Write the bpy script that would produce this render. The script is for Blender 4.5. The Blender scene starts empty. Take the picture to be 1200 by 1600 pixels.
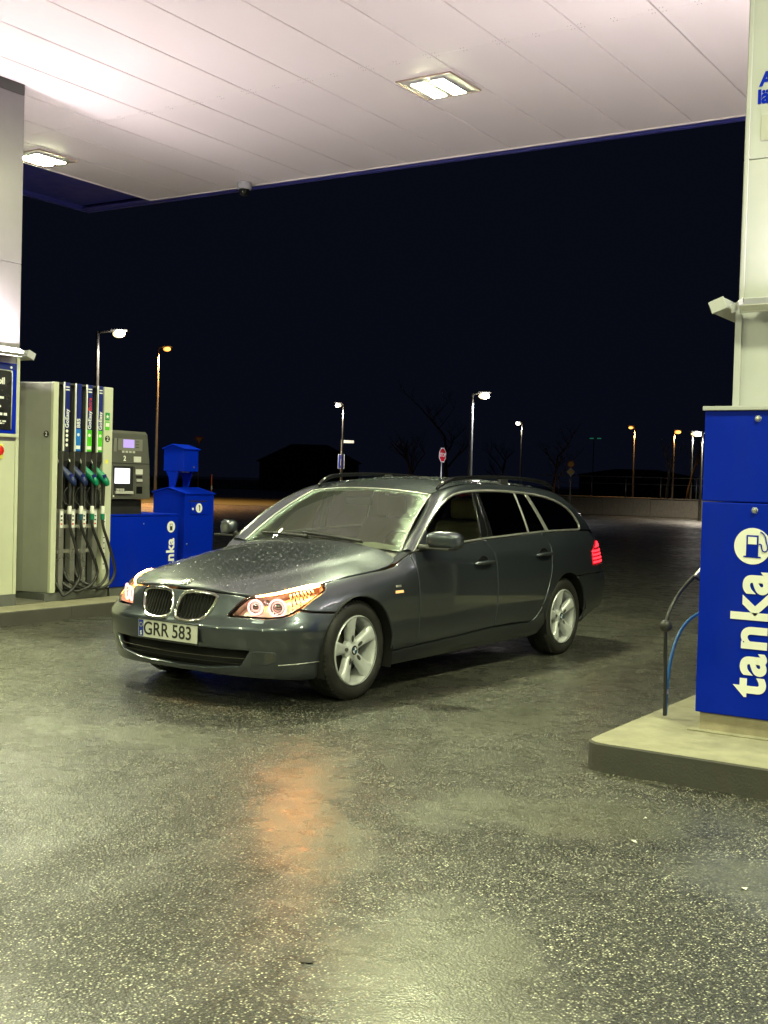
import bpy, bmesh, math, random
import numpy as np
from mathutils import Vector, Matrix
from mathutils.geometry import delaunay_2d_cdt
random.seed(7)
scn = bpy.context.scene
col = scn.collection
PI = math.pi

# ------------------------------------------------------------------ camera
PHI, PITCH, ROLL, CAM_H = 0.5763, 0.02689, 0.02813, 1.429
def _cam_axes():
    cp, sp, cr, sr = math.cos(PITCH), math.sin(PITCH), math.cos(ROLL), math.sin(ROLL)
    f = Vector((-math.sin(PHI) * cp, math.cos(PHI) * cp, -sp))
    u = Vector((-math.sin(PHI) * sp, math.cos(PHI) * sp, cp))
    r = Vector((math.cos(PHI), math.sin(PHI), 0))
    return cr * r + sr * u, -sr * r + cr * u, f
_r, _u, _f = _cam_axes()
cam = bpy.data.cameras.new('camera')
cam.sensor_fit = 'HORIZONTAL'; cam.sensor_width = 36.0; cam.lens = 55.69
cam.clip_start = 0.05; cam.clip_end = 2000
cam_o = bpy.data.objects.new('camera', cam); col.objects.link(cam_o)
cam_o.matrix_world = Matrix(((_r.x, _u.x, -_f.x, 0), (_r.y, _u.y, -_f.y, 0), (_r.z, _u.z, -_f.z, CAM_H), (0, 0, 0, 1)))
scn.camera = cam_o

# ------------------------------------------------------------------ night sky, exposure
world = bpy.data.worlds.new('World'); scn.world = world; world.use_nodes = True
_bg = world.node_tree.nodes['Background']
_sky = world.node_tree.nodes.new('ShaderNodeTexSky')
_sky.sky_type = 'NISHITA'; _sky.sun_disc = False
_sky.sun_elevation = math.radians(-4.0); _sky.sun_rotation = math.radians(120)
_mul = world.node_tree.nodes.new('ShaderNodeMix'); _mul.data_type = 'RGBA'; _mul.blend_type = 'MIX'
_mul.inputs[0].default_value = 0.94
world.node_tree.links.new(_sky.outputs[0], _mul.inputs[6])
_mul.inputs[7].default_value = (0.028, 0.038, 0.085, 1)
world.node_tree.links.new(_mul.outputs[2], _bg.inputs['Color'])
_bg.inputs['Strength'].default_value = 0.085
scn.view_settings.view_transform = 'Standard'; scn.view_settings.look = 'None'
scn.view_settings.gamma = 1.0; scn.view_settings.exposure = 0.0; scn.view_settings.use_curve_mapping = False
scn.cycles.use_denoising = True
scn.cycles.max_bounces = 10; scn.cycles.transparent_max_bounces = 16
scn.cycles.sample_clamp_indirect = 6.0; scn.cycles.sample_clamp_direct = 0.0
scn.cycles.caustics_reflective = False; scn.cycles.caustics_refractive = False

# ------------------------------------------------------------------ materials
MATS = {}
def _nt(name):
    m = bpy.data.materials.new(name); m.use_nodes = True
    nt = m.node_tree; nt.nodes.clear()
    out = nt.nodes.new('ShaderNodeOutputMaterial')
    MATS[name] = m
    return m, nt, out
def N(nt, t, **kw):
    n = nt.nodes.new(t)
    for k, v in kw.items():
        if k.startswith('i_'):
            n.inputs[k[2:].replace('_', ' ')].default_value = v
        else:
            setattr(n, k, v)
    return n
def L(nt, a, b): nt.links.new(a, b)
def c4(c): return (c[0], c[1], c[2], 1.0)
def pbr(name, col_, rough=0.5, metal=0.0, coat=0.0, var=0.12, scale=6.0, bump=0.0, bscale=60.0, spec=0.5, dirt=0.0, dirtcol=(.06, .05, .035)):
    """painted / plastic / metal surface with uneven tone, uneven gloss and optional grime"""
    m, nt, out = _nt(name)
    p = N(nt, 'ShaderNodeBsdfPrincipled'); L(nt, p.outputs[0], out.inputs[0])
    p.inputs['Metallic'].default_value = metal; p.inputs['Coat Weight'].default_value = coat
    p.inputs['Coat Roughness'].default_value = 0.04; p.inputs['Specular IOR Level'].default_value = spec
    tc = N(nt, 'ShaderNodeTexCoord')
    nz = N(nt, 'ShaderNodeTexNoise'); nz.inputs['Scale'].default_value = scale; nz.inputs['Detail'].default_value = 6
    L(nt, tc.outputs['Object'], nz.inputs['Vector'])
    mr = N(nt, 'ShaderNodeMapRange'); mr.inputs[1].default_value = 0.25; mr.inputs[2].default_value = 0.75
    mr.inputs[3].default_value = 1 - var; mr.inputs[4].default_value = 1 + var
    L(nt, nz.outputs[0], mr.inputs[0])
    mx = N(nt, 'ShaderNodeMix', data_type='RGBA', blend_type='MULTIPLY'); mx.inputs[0].default_value = 1
    mx.inputs[6].default_value = c4(col_); L(nt, mr.outputs[0], mx.inputs[7])
    last = mx.outputs[2]
    if dirt > 0:
        n2 = N(nt, 'ShaderNodeTexNoise'); n2.inputs['Scale'].default_value = 2.3; n2.inputs['Detail'].default_value = 9; n2.inputs['Roughness'].default_value = .7
        mp = N(nt, 'ShaderNodeMapping'); mp.inputs['Scale'].default_value = (2.5, 2.5, 0.7)
        L(nt, tc.outputs['Object'], mp.inputs[0]); L(nt, mp.outputs[0], n2.inputs['Vector'])
        m2 = N(nt, 'ShaderNodeMapRange'); m2.inputs[1].default_value = .5; m2.inputs[2].default_value = .78; m2.inputs[4].default_value = dirt
        L(nt, n2.outputs[0], m2.inputs[0])
        m3 = N(nt, 'ShaderNodeMix', data_type='RGBA'); L(nt, m2.outputs[0], m3.inputs[0]); L(nt, last, m3.inputs[6]); m3.inputs[7].default_value = c4(dirtcol)
        last = m3.outputs[2]
    L(nt, last, p.inputs['Base Color'])
    r2 = N(nt, 'ShaderNodeMapRange'); r2.inputs[1].default_value = .2; r2.inputs[2].default_value = .8
    r2.inputs[3].default_value = max(.01, rough * .8); r2.inputs[4].default_value = min(1, rough * 1.25)
    L(nt, nz.outputs[0], r2.inputs[0]); L(nt, r2.outputs[0], p.inputs['Roughness'])
    if bump > 0:
        nb = N(nt, 'ShaderNodeTexNoise'); nb.inputs['Scale'].default_value = bscale; nb.inputs['Detail'].default_value = 4
        L(nt, tc.outputs['Object'], nb.inputs['Vector'])
        b = N(nt, 'ShaderNodeBump'); b.inputs['Strength'].default_value = bump; b.inputs['Distance'].default_value = .004
        L(nt, nb.outputs[0], b.inputs['Height']); L(nt, b.outputs[0], p.inputs['Normal'])
    return m
def emis(name, c, s):
    m, nt, out = _nt(name)
    e = N(nt, 'ShaderNodeEmission'); e.inputs[0].default_value = c4(c); e.inputs[1].default_value = s
    L(nt, e.outputs[0], out.inputs[0]); return m
def glass(name, tint, rough=.02, ior=1.5, drops=0.0, dscale=90):
    m, nt, out = _nt(name)
    fr = N(nt, 'ShaderNodeFresnel'); fr.inputs[0].default_value = ior
    tr = N(nt, 'ShaderNodeBsdfTransparent'); tr.inputs[0].default_value = c4(tint)
    gl = N(nt, 'ShaderNodeBsdfGlossy'); gl.inputs['Roughness'].default_value = rough
    mx = N(nt, 'ShaderNodeMixShader')
    L(nt, fr.outputs[0], mx.inputs[0]); L(nt, tr.outputs[0], mx.inputs[1]); L(nt, gl.outputs[0], mx.inputs[2])
    L(nt, mx.outputs[0], out.inputs[0])
    return m

# ------------------------------------------------------------------ mesh helpers
def link(name, me, parent=None):
    o = bpy.data.objects.new(name, me); col.objects.link(o)
    if parent is not None: o.parent = parent
    return o
def tag(o, label, cat, group=None, kind=None):
    if label: o['label'] = label
    if cat: o['category'] = cat
    if group: o['group'] = group
    if kind: o['kind'] = kind
    return o
def thing(name, label, cat, loc=(0, 0, 0), rz=0.0, group=None):
    o = bpy.data.objects.new(name, None); col.objects.link(o)
    o.location = loc; o.rotation_euler = (0, 0, rz); o.empty_display_size = .2
    return tag(o, label, cat, group)
def me_from(name, vs, fs, mat=None, smooth=False, mats=None, fm=None):
    me = bpy.data.meshes.new(name); me.from_pydata([tuple(v) for v in vs], [], [tuple(f) for f in fs]); me.update()
    for m in (mats or ([mat] if mat else [])): me.materials.append(MATS[m] if isinstance(m, str) else m)
    if fm is not None: me.polygons.foreach_set('material_index', fm)
    if smooth: me.polygons.foreach_set('use_smooth', [True] * len(me.polygons))
    return me
def bm_mesh(name, bm, mat, smooth=False):
    me = bpy.data.meshes.new(name); bm.to_mesh(me); bm.free()
    if mat: me.materials.append(MATS[mat])
    if smooth: me.polygons.foreach_set('use_smooth', [True] * len(me.polygons))
    return me
def bbox_bm(bm, x0, x1, y0, y1, z0, z1, bev=0.0, seg=2):
    b = bmesh.new(); bmesh.ops.create_cube(b, size=1)
    for v in b.verts: v.co = Vector(((x0 + x1) / 2 + v.co.x * (x1 - x0), (y0 + y1) / 2 + v.co.y * (y1 - y0), (z0 + z1) / 2 + v.co.z * (z1 - z0)))
    if bev > 0: bmesh.ops.bevel(b, geom=list(b.edges), offset=bev, segments=seg, profile=.6, affect='EDGES', clamp_overlap=True)
    me = bpy.data.meshes.new('t'); b.to_mesh(me); b.free(); bm.from_mesh(me); bpy.data.meshes.remove(me)
def box(name, x0, x1, y0, y1, z0, z1, mat, parent=None, bev=.004, seg=2):
    bm = bmesh.new(); bbox_bm(bm, min(x0, x1), max(x0, x1), min(y0, y1), max(y0, y1), min(z0, z1), max(z0, z1), bev, seg)
    return link(name, bm_mesh(name, bm, mat), parent)
def smooth_path(pts, n=8):
    P = [Vector(p) for p in pts]
    if len(P) < 3: return P
    P = [P[0] * 2 - P[1]] + P + [P[-1] * 2 - P[-2]]; out = []
    for i in range(1, len(P) - 2):
        a, b, c, d = P[i - 1], P[i], P[i + 1], P[i + 2]
        for k in range(n):
            t = k / n
            out.append(.5 * ((2 * b) + (c - a) * t + (2 * a - 5 * b + 4 * c - d) * t * t + (3 * b - a - 3 * c + d) * t ** 3))
    out.append(P[-2]); return out
def tube_geo(pts, r, seg=10, caps=True, sy=1.0):
    """sweep; r number or list"""
    P = [Vector(p) for p in pts]; n = len(P); vs, fs = [], []
    rr = r if isinstance(r, (list, tuple)) else [r] * n
    t0 = (P[1] - P[0]).normalized(); up = Vector((0, 0, 1)) if abs(t0.z) < .9 else Vector((0, 1, 0))
    a = t0.cross(up).normalized()
    for i in range(n):
        t = (P[min(i + 1, n - 1)] - P[max(i - 1, 0)]).normalized()
        a = (a - t * a.dot(t)).normalized(); b = t.cross(a)
        for k in range(seg):
            w = 2 * PI * k / seg; vs.append(P[i] + (a * math.cos(w) + b * math.sin(w) * sy) * rr[i])
    for i in range(n - 1):
        for k in range(seg):
            fs.append((i * seg + k, i * seg + (k + 1) % seg, (i + 1) * seg + (k + 1) % seg, (i + 1) * seg + k))
    if caps: fs.append(tuple(range(seg))[::-1]); fs.append(tuple((n - 1) * seg + k for k in range(seg)))
    return vs, fs
def tube(name, pts, r, mat, parent=None, seg=10, sm=True, n=8, sy=1.0):
    p = smooth_path(pts, n) if sm else pts
    if isinstance(r, (list, tuple)) and sm:
        r = list(np.interp(np.linspace(0, 1, len(p)), np.linspace(0, 1, len(r)), r))
    vs, fs = tube_geo(p, r, seg, True, sy)
    return link(name, me_from(name, vs, fs, mat, True), parent)
def lathe_geo(prof, seg=48, axis='Z', close=False):
    """prof [(r,h)] spun round an axis"""
    vs, fs = [], []
    for k in range(seg):
        w = 2 * PI * k / seg
        for r, hh in prof:
            x, y = r * math.cos(w), r * math.sin(w)
            vs.append((x, y, hh) if axis == 'Z' else ((hh, x, y) if axis == 'X' else (x, hh, y)))
    m = len(prof)
    for k in range(seg):
        k2 = (k + 1) % seg
        for i in range(m - 1 if not close else m):
            j = (i + 1) % m
            f = (k * m + i, k2 * m + i, k2 * m + j, k * m + j)
            fs.append(f if axis != 'Y' else f[::-1])
    return vs, fs
def lathe(name, prof, mat, parent=None, seg=48, axis='Z', loc=(0, 0, 0), smooth=True):
    vs, fs = lathe_geo(prof, seg, axis)
    vs = [(v[0] + loc[0], v[1] + loc[1], v[2] + loc[2]) for v in vs]
    me = me_from(name, vs, fs, mat, smooth)
    bm = bmesh.new(); bm.from_mesh(me); bmesh.ops.remove_doubles(bm, verts=bm.verts, dist=1e-5); bmesh.ops.recalc_face_normals(bm, faces=bm.faces); bm.to_mesh(me); bm.free()
    if smooth: me.set_sharp_from_angle(angle=math.radians(40))
    return link(name, me, parent)
def prism(name, poly, d0, d1, plane, mat, parent=None, bev=0.0):
    """extrude a 2-D polygon: plane 'XZ' (extrude along Y), 'YZ' (along X), 'XY' (along Z)"""
    def P(u, v, d): return {'XZ': (u, d, v), 'YZ': (d, u, v), 'XY': (u, v, d)}[plane]
    bm = bmesh.new(); A = [bm.verts.new(P(u, v, d0)) for u, v in poly]; Bv = [bm.verts.new(P(u, v, d1)) for u, v in poly]; n = len(poly)
    bm.faces.new(A); bm.faces.new(Bv[::-1])
    for i in range(n): bm.faces.new((A[i], Bv[i], Bv[(i + 1) % n], A[(i + 1) % n]))
    bmesh.ops.recalc_face_normals(bm, faces=bm.faces)
    if bev > 0:
        bmesh.ops.bevel(bm, geom=list(bm.edges), offset=bev, segments=2, profile=.6, affect='EDGES', clamp_overlap=True)
    return link(name, bm_mesh(name, bm, mat), parent)
def text(name, body, size, mat, M, parent=None, bold=0.0, ext=.0012, align='CENTER', spacing=1.0, shear=0.0):
    """flat lettering; local +X runs along the text, +Y up, then the matrix M places it"""
    cu = bpy.data.curves.new('lettering', 'FONT'); cu.body = body; cu.size = size; cu.offset = bold; cu.extrude = ext
    cu.align_x = align; cu.align_y = 'CENTER'; cu.space_character = spacing; cu.shear = shear; cu.resolution_u = 6
    o = bpy.data.objects.new('lettering', cu); me = bpy.data.meshes.new_from_object(o); me.name = name
    bpy.data.objects.remove(o); bpy.data.curves.remove(cu)
    me.materials.clear(); me.materials.append(MATS[mat]); me.transform(M)
    return link(name, me, parent)
def frame_m(origin, xdir, ydir):
    x = Vector(xdir).normalized(); y = Vector(ydir).normalized(); z = x.cross(y)
    return Matrix(((x.x, y.x, z.x, origin[0]), (x.y, y.y, z.y, origin[1]), (x.z, y.z, z.z, origin[2]), (0, 0, 0, 1)))
def disc(name, c, r, nrm, mat, parent=None, th=.003, seg=32):
    n = Vector(nrm).normalized(); a = n.orthogonal().normalized(); b = n.cross(a); c = Vector(c); vs = []; fs = []
    for k in range(seg):
        w = 2 * PI * k / seg; d = a * math.cos(w) + b * math.sin(w)
        vs += [c + d * r - n * th, c + d * r]
    for k in range(seg):
        k2 = (k + 1) % seg; fs.append((2 * k, 2 * k2, 2 * k2 + 1, 2 * k + 1))
    fs.append(tuple(2 * k + 1 for k in range(seg))); fs.append(tuple(2 * k for k in range(seg))[::-1])
    return link(name, me_from(name, vs, fs, mat), parent)
# ------------------------------------------------------------------ material library
def mat_asphalt():
    m, nt, out = _nt('wet_asphalt')
    p = N(nt, 'ShaderNodeBsdfPrincipled'); L(nt, p.outputs[0], out.inputs[0])
    tc = N(nt, 'ShaderNodeTexCoord')
    def noise(sc, det=4, ro=.55):
        n = N(nt, 'ShaderNodeTexNoise'); n.inputs['Scale'].default_value = sc; n.inputs['Detail'].default_value = det; n.inputs['Roughness'].default_value = ro
        L(nt, tc.outputs['Object'], n.inputs['Vector']); return n.outputs[0]
    def ramp(src, a, b, lo=0., hi=1.):
        r = N(nt, 'ShaderNodeMapRange'); r.interpolation_type = 'SMOOTHSTEP'
        r.inputs[1].default_value = a; r.inputs[2].default_value = b; r.inputs[3].default_value = lo; r.inputs[4].default_value = hi
        L(nt, src, r.inputs[0]); return r.outputs[0]
    def math_(op, a, b=None):
        q = N(nt, 'ShaderNodeMath', operation=op)
        for i, x in enumerate((a, b)):
            if x is None: continue
            if isinstance(x, (int, float)): q.inputs[i].default_value = x
            else: L(nt, x, q.inputs[i])
        return q.outputs[0]
    vo = N(nt, 'ShaderNodeTexVoronoi'); vo.inputs['Scale'].default_value = 112; vo.inputs['Randomness'].default_value = 1
    L(nt, tc.outputs['Object'], vo.inputs['Vector'])
    sep = N(nt, 'ShaderNodeSeparateColor'); L(nt, vo.outputs['Color'], sep.inputs[0])
    damp = ramp(noise(.45, 5, .6), .35, .65)                     # uneven film of rain water
    mpt = N(nt, 'ShaderNodeMapping'); mpt.inputs[2].default_value = (0, 0, .09); mpt.inputs['Scale'].default_value = (2.6, .35, 1); L(nt, tc.outputs['Object'], mpt.inputs[0])
    ntk = N(nt, 'ShaderNodeTexNoise'); ntk.inputs['Scale'].default_value = .8; ntk.inputs['Detail'].default_value = 5; L(nt, mpt.outputs[0], ntk.inputs['Vector'])
    track = ramp(ntk.outputs[0], .40, .62)                         # worn wheel tracks along the lane
    # broad areas where the film covers the stones, with ragged outlines
    def pud(x, y, rx, ry, rot):
        mp = N(nt, 'ShaderNodeMapping', vector_type='TEXTURE'); mp.inputs[1].default_value = (x, y, 0); mp.inputs[2].default_value = (0, 0, rot); mp.inputs[3].default_value = (rx, ry, 1)
        L(nt, tc.outputs['Object'], mp.inputs[0]); ln_ = N(nt, 'ShaderNodeVectorMath', operation='LENGTH'); L(nt, mp.outputs[0], ln_.inputs[0])
        return math_('SUBTRACT', 1.3, ln_.outputs[1])
    pw = None
    for a in ((-2.25, 4.65, 1.0, .45, .50), (-1.75, 3.0, .50, 1.0, .50), (-3.0, 4.1, .34, 1.7, .65), (-4.9, 4.6, .9, .45, .3), (-1.2, 4.4, .5, .5, 0), (-3.2, 6.2, .4, 1.2, .1), (-5.6, 3.2, .5, 1.3, .2)):
        q = pud(*a); pw = q if pw is None else math_('MAXIMUM', pw, q)
    pw = math_('ADD', pw, math_('MULTIPLY', math_('SUBTRACT', noise(1.3, 6, .62), .5), 2.6))
    smooth_ = ramp(pw, .0, 1.1)
    wet = math_('MAXIMUM', math_('MULTIPLY', math_('MAXIMUM', math_('MULTIPLY', damp, .8), math_('MULTIPLY', track, .6)), .8), smooth_)
    wear = ramp(noise(1.7, 6, .65), .35, .7)
    cr = N(nt, 'ShaderNodeValToRGB'); L(nt, sep.outputs[0], cr.inputs[0])
    e = cr.color_ramp.elements; e[0].position = 0; e[0].color = (.012, .012, .010, 1); e[1].position = 1; e[1].color = (.75, .73, .58, 1)
    for pos, c in ((.15, .05), (.40, .10), (.58, .18), (.70, .30), (.82, .50)):
        k = cr.color_ramp.elements.new(pos); k.color = (c, c * .98, c * .80, 1)  # pale tones raised so wet glints are partly in the stone colour
    # bitumen between the stones
    edge = ramp(vo.outputs['Distance'], .28, .48)
    mb = N(nt, 'ShaderNodeMix', data_type='RGBA'); L(nt, edge, mb.inputs[0]); L(nt, cr.outputs[0], mb.inputs[6]); mb.inputs[7].default_value = (.007, .007, .006, 1)
    mw = N(nt, 'ShaderNodeMix', data_type='RGBA', blend_type='MULTIPLY'); mw.inputs[0].default_value = 1
    L(nt, mb.outputs[2], mw.inputs[6]); L(nt, ramp(noise(.35, 7, .7), .3, .75, .62, 1.35), mw.inputs[7])
    # clusters of pale and dark stones
    mc = N(nt, 'ShaderNodeMix', data_type='RGBA', blend_type='MULTIPLY'); mc.inputs[0].default_value = 1; L(nt, mw.outputs[2], mc.inputs[6]); L(nt, ramp(noise(52, 3, .7), .34, .66, .45, 1.65), mc.inputs[7]); mw = mc
    # rusty brown stains
    st = ramp(noise(.8, 3), .60, .72, 0, .55)
    ms = N(nt, 'ShaderNodeMix', data_type='RGBA'); L(nt, st, ms.inputs[0]); L(nt, mw.outputs[2], ms.inputs[6]); ms.inputs[7].default_value = (.045, .033, .02, 1)
    # missing stones: small black pits, denser in some places
    vp = N(nt, 'ShaderNodeTexVoronoi'); vp.inputs['Scale'].default_value = 17; L(nt, tc.outputs['Object'], vp.inputs['Vector'])
    spp = N(nt, 'ShaderNodeSeparateColor'); L(nt, vp.outputs['Color'], spp.inputs[0])
    pit = math_('MULTIPLY', math_('LESS_THAN', vp.outputs['Distance'], math_('MULTIPLY', spp.outputs[0], .15)), math_('LESS_THAN', spp.outputs[1], ramp(noise(.9, 3), .4, .7, .12, .7)))
    mq = N(nt, 'ShaderNodeMix', data_type='RGBA'); L(nt, pit, mq.inputs[0]); mq.inputs[7].default_value = (.004, .004, .004, 1)
    mz = N(nt, 'ShaderNodeMix', data_type='RGBA'); L(nt, ramp(wet, .40, 1, 0, .6), mz.inputs[0]); L(nt, ms.outputs[2], mz.inputs[6]); mz.inputs[7].default_value = (.105, .105, .080, 1)
    L(nt, mz.outputs[2], mq.inputs[6]); L(nt, mq.outputs[2], p.inputs['Base Color'])
    rs = math_('ADD', math_('MULTIPLY', sep.outputs[1], .30), .30)       # each stone its own gloss
    rr = N(nt, 'ShaderNodeMix', data_type='FLOAT'); L(nt, wet, rr.inputs[0]); L(nt, rs, rr.inputs[2]); rr.inputs[3].default_value = .34
    L(nt, rr.outputs[0], p.inputs['Roughness'])
    p.inputs['Specular IOR Level'].default_value = .55
    h = math_('ADD', math_('MULTIPLY', math_('SUBTRACT', .6, vo.outputs['Distance']), .9), math_('MULTIPLY', sep.outputs[2], .8))
    h = math_('ADD', h, math_('MULTIPLY', noise(260, 3), .35))
    b = N(nt, 'ShaderNodeBump'); b.inputs['Distance'].default_value = .007
    L(nt, ramp(wet, 0, 1, 1.0, .42), b.inputs['Strength']); L(nt, h, b.inputs['Height'])
    b2 = N(nt, 'ShaderNodeBump'); b2.inputs['Distance'].default_value = .03; b2.inputs['Strength'].default_value = .25
    L(nt, noise(3.2, 3), b2.inputs['Height']); L(nt, b2.outputs[0], b.inputs['Normal'])
    L(nt, b.outputs[0], p.inputs['Normal'])
    L(nt, ramp(wet, .05, .8, .18, .8), p.inputs['Coat Weight']); L(nt, ramp(noise(5, 4), .3, .7, .23, .34), p.inputs['Coat Roughness']); p.inputs['Coat IOR'].default_value = 1.45
    b3 = N(nt, 'ShaderNodeBump'); b3.inputs['Distance'].default_value = .003; L(nt, ramp(wet, 0, 1, .5, .16), b3.inputs['Strength']); L(nt, h, b3.inputs['Height']); L(nt, b2.outputs[0], b3.inputs['Normal'])
    L(nt, b3.outputs[0], p.inputs['Coat Normal'])
    return m
mat_asphalt()
def mat_paint(name, base, wet):
    m, nt, out = _nt(name)
    p = N(nt, 'ShaderNodeBsdfPrincipled'); L(nt, p.outputs[0], out.inputs[0])
    tc = N(nt, 'ShaderNodeTexCoord')
    p.inputs['Metallic'].default_value = .78; p.inputs['Roughness'].default_value = .33
    p.inputs['Coat Weight'].default_value = 1.0; p.inputs['Coat Roughness'].default_value = .035; p.inputs['Coat IOR'].default_value = 1.55
    fl = N(nt, 'ShaderNodeTexNoise'); fl.inputs['Scale'].default_value = 900; L(nt, tc.outputs['Object'], fl.inputs['Vector'])
    d = N(nt, 'ShaderNodeTexNoise'); d.inputs['Scale'].default_value = 3.5; d.inputs['Detail'].default_value = 8; d.inputs['Roughness'].default_value = .65
    mp = N(nt, 'ShaderNodeMapping'); mp.inputs['Scale'].default_value = (1, 1, 2.2); L(nt, tc.outputs['Object'], mp.inputs[0]); L(nt, mp.outputs[0], d.inputs['Vector'])
    r = N(nt, 'ShaderNodeMapRange'); r.inputs[1].default_value = .3; r.inputs[2].default_value = .7; r.inputs[3].default_value = .82; r.inputs[4].default_value = 1.2; L(nt, fl.outputs[0], r.inputs[0])
    mx = N(nt, 'ShaderNodeMix', data_type='RGBA', blend_type='MULTIPLY'); mx.inputs[0].default_value = 1; mx.inputs[6].default_value = c4(base); L(nt, r.outputs[0], mx.inputs[7])
    # film of road dirt: duller, slightly lighter coat
    dr = N(nt, 'ShaderNodeMapRange'); dr.inputs[1].default_value = .45; dr.inputs[2].default_value = .75; dr.inputs[3].default_value = .02; dr.inputs[4].default_value = .16
    L(nt, d.outputs[0], dr.inputs[0]); L(nt, dr.outputs[0], p.inputs['Coat Roughness'])
    L(nt, mx.outputs[2], p.inputs['Base Color'])
    if wet > 0:
        hs = []
        for sc, th, hh in ((80, .30, 1.0), (36, .20, 1.8), (150, .32, .6)):
            v = N(nt, 'ShaderNodeTexVoronoi'); v.inputs['Scale'].default_value = sc; L(nt, tc.outputs['Object'], v.inputs['Vector'])
            q = N(nt, 'ShaderNodeMapRange'); q.interpolation_type = 'SMOOTHSTEP'; q.inputs[1].default_value = th; q.inputs[2].default_value = th * .35
            q.inputs[3].default_value = 0; q.inputs[4].default_value = hh; L(nt, v.outputs['Distance'], q.inputs[0])
            sc_ = N(nt, 'ShaderNodeSeparateColor'); L(nt, v.outputs['Color'], sc_.inputs[0])
            g = N(nt, 'ShaderNodeMath', operation='LESS_THAN'); L(nt, sc_.outputs[0], g.inputs[0]); g.inputs[1].default_value = .33 * wet
            k = N(nt, 'ShaderNodeMath', operation='MULTIPLY'); L(nt, q.outputs[0], k.inputs[0]); L(nt, g.outputs[0], k.inputs[1]); hs.append(k.outputs[0])
        a = N(nt, 'ShaderNodeMath', operation='MAXIMUM'); L(nt, hs[0], a.inputs[0]); L(nt, hs[1], a.inputs[1])
        a2 = N(nt, 'ShaderNodeMath', operation='MAXIMUM'); L(nt, a.outputs[0], a2.inputs[0]); L(nt, hs[2], a2.inputs[1])
        b = N(nt, 'ShaderNodeBump'); b.inputs['Strength'].default_value = 1.0; b.inputs['Distance'].default_value = .0035
        L(nt, a2.outputs[0], b.inputs['Height']); L(nt, b.outputs[0], p.inputs['Coat Normal'])
    return m
PAINT = (.068, .080, .098)
mat_paint('paint', PAINT, 0.0); mat_paint('paint_wet', PAINT, 1.0)
pbr('black_plastic', (.016, .016, .016), .45, var=.25, bump=.1, bscale=300)
pbr('water_drop', (.14, .16, .16), .06, coat=1, spec=.8)
pbr('grille_black', (.003, .003, .003), .7, spec=.2)
pbr('black_gloss', (.008, .008, .009), .08, var=.1)
pbr('tyre_rubber', (.020, .019, .018), .55, var=.35, scale=14, bump=.15, bscale=120)
pbr('alloy', (.70, .72, .75), .36, metal=.25, var=.12, scale=18, dirt=.25, dirtcol=(.10, .08, .06))
pbr('brake_metal', (.10, .09, .08), .5, metal=.8)
pbr('chrome', (.80, .80, .78), .10, metal=1, var=.05)
pbr('satin_metal', (.72, .72, .70), .34, metal=.85)
pbr('dark_lens', (.05, .05, .045), .15, coat=1)
pbr('lamp_reflector', (.86, .70, .66), .34, metal=.8, var=.3, scale=25)  # pink tint puts the glow of the rings into the housing colour
pbr('black_void', (.004, .004, .004), .9)
pbr('seat_cloth', (.34, .30, .21), .8, var=.15, bump=.2, bscale=200)
pbr('dash_plastic', (.55, .58, .40), .6, var=.1)
pbr('plate_white', (.58, .58, .54), .35, var=.05)
pbr('plate_blue', (.01, .03, .30), .4)
pbr('print_black', (.012, .012, .012), .5)
pbr('print_white', (.80, .80, .76), .45, var=.03)
pbr('emblem_blue', (.03, .14, .42), .25)
glass('windscreen_glass', (.80, .86, .80), .015)
glass('side_glass', (.70, .76, .70), .01)
glass('privacy_glass', (.035, .035, .035), .01)
glass('lamp_glass', (.95, .93, .92), .01)
pbr('tail_red', (.45, .01, .015), .15, coat=1)
MATS['tail_red'].node_tree.nodes['Principled BSDF'].inputs['Emission Color'].default_value = (1, .01, .03, 1); MATS['tail_red'].node_tree.nodes['Principled BSDF'].inputs['Emission Strength'].default_value = .5
emis('tail_glow', (1, .02, .03), 5.0)
emis('ring_glow', (1, .52, .44), 3.2)
emis('indicator_glow', (1, .31, .06), 165.0)
emis('marker_glow', (1, .55, .18), 1.6)
# station
def mat_concrete(name, c, streak=.3):
    return pbr(name, c, .75, var=.22, scale=9, bump=.5, bscale=90, dirt=streak, dirtcol=(.07, .06, .04))
mat_concrete('concrete', (.28, .265, .19), .5); mat_concrete('kerb_face_shaded', (.055, .053, .047), .4); mat_concrete('plinth_concrete', (.32, .28, .20), .35)  # kerb face painted darker than the slab top, as lit from above
mat_concrete('wall_concrete', (.20, .19, .165), .5)
pbr('ceiling_paint', (.76, .70, .70), .45, var=.03, scale=1.2, bump=.05, bscale=30)
pbr('ceiling_gap', (.012, .010, .009), .9)
pbr('cladding_dimmed', (.25, .23, .255), .35, var=.05, dirt=.05)  # upper column cladding, with the weaker light up there put into its colour
pbr('cladding', (.41, .415, .44), .35, metal=0, var=.04, dirt=.05)
pbr('cladding_grey', (.30, .31, .27), .38, metal=.2, var=.06, dirt=.06)
pbr('cladding_cream', (.54, .56, .43), .4, var=.05, dirt=.05)
pbr('dark_grey', (.06, .06, .058), .5)
pbr('plinth_grey', (.10, .105, .10), .6, var=.2, dirt=.3)
pbr('station_blue', (.0, .015, .36), .45, var=.08, scale=3, spec=.10, dirt=.14, dirtcol=(.03, .035, .09))
pbr('label_navy', (.012, .02, .15), .35)
pbr('label_blue', (.02, .17, .55), .35)
pbr('label_green', (.08, .50, .02), .35)
pbr('sticker_green', (.02, .26, .06), .4)
pbr('sticker_yellow', (.75, .70, .10), .4)
pbr('sticker_red', (.60, .06, .03), .4)
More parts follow.
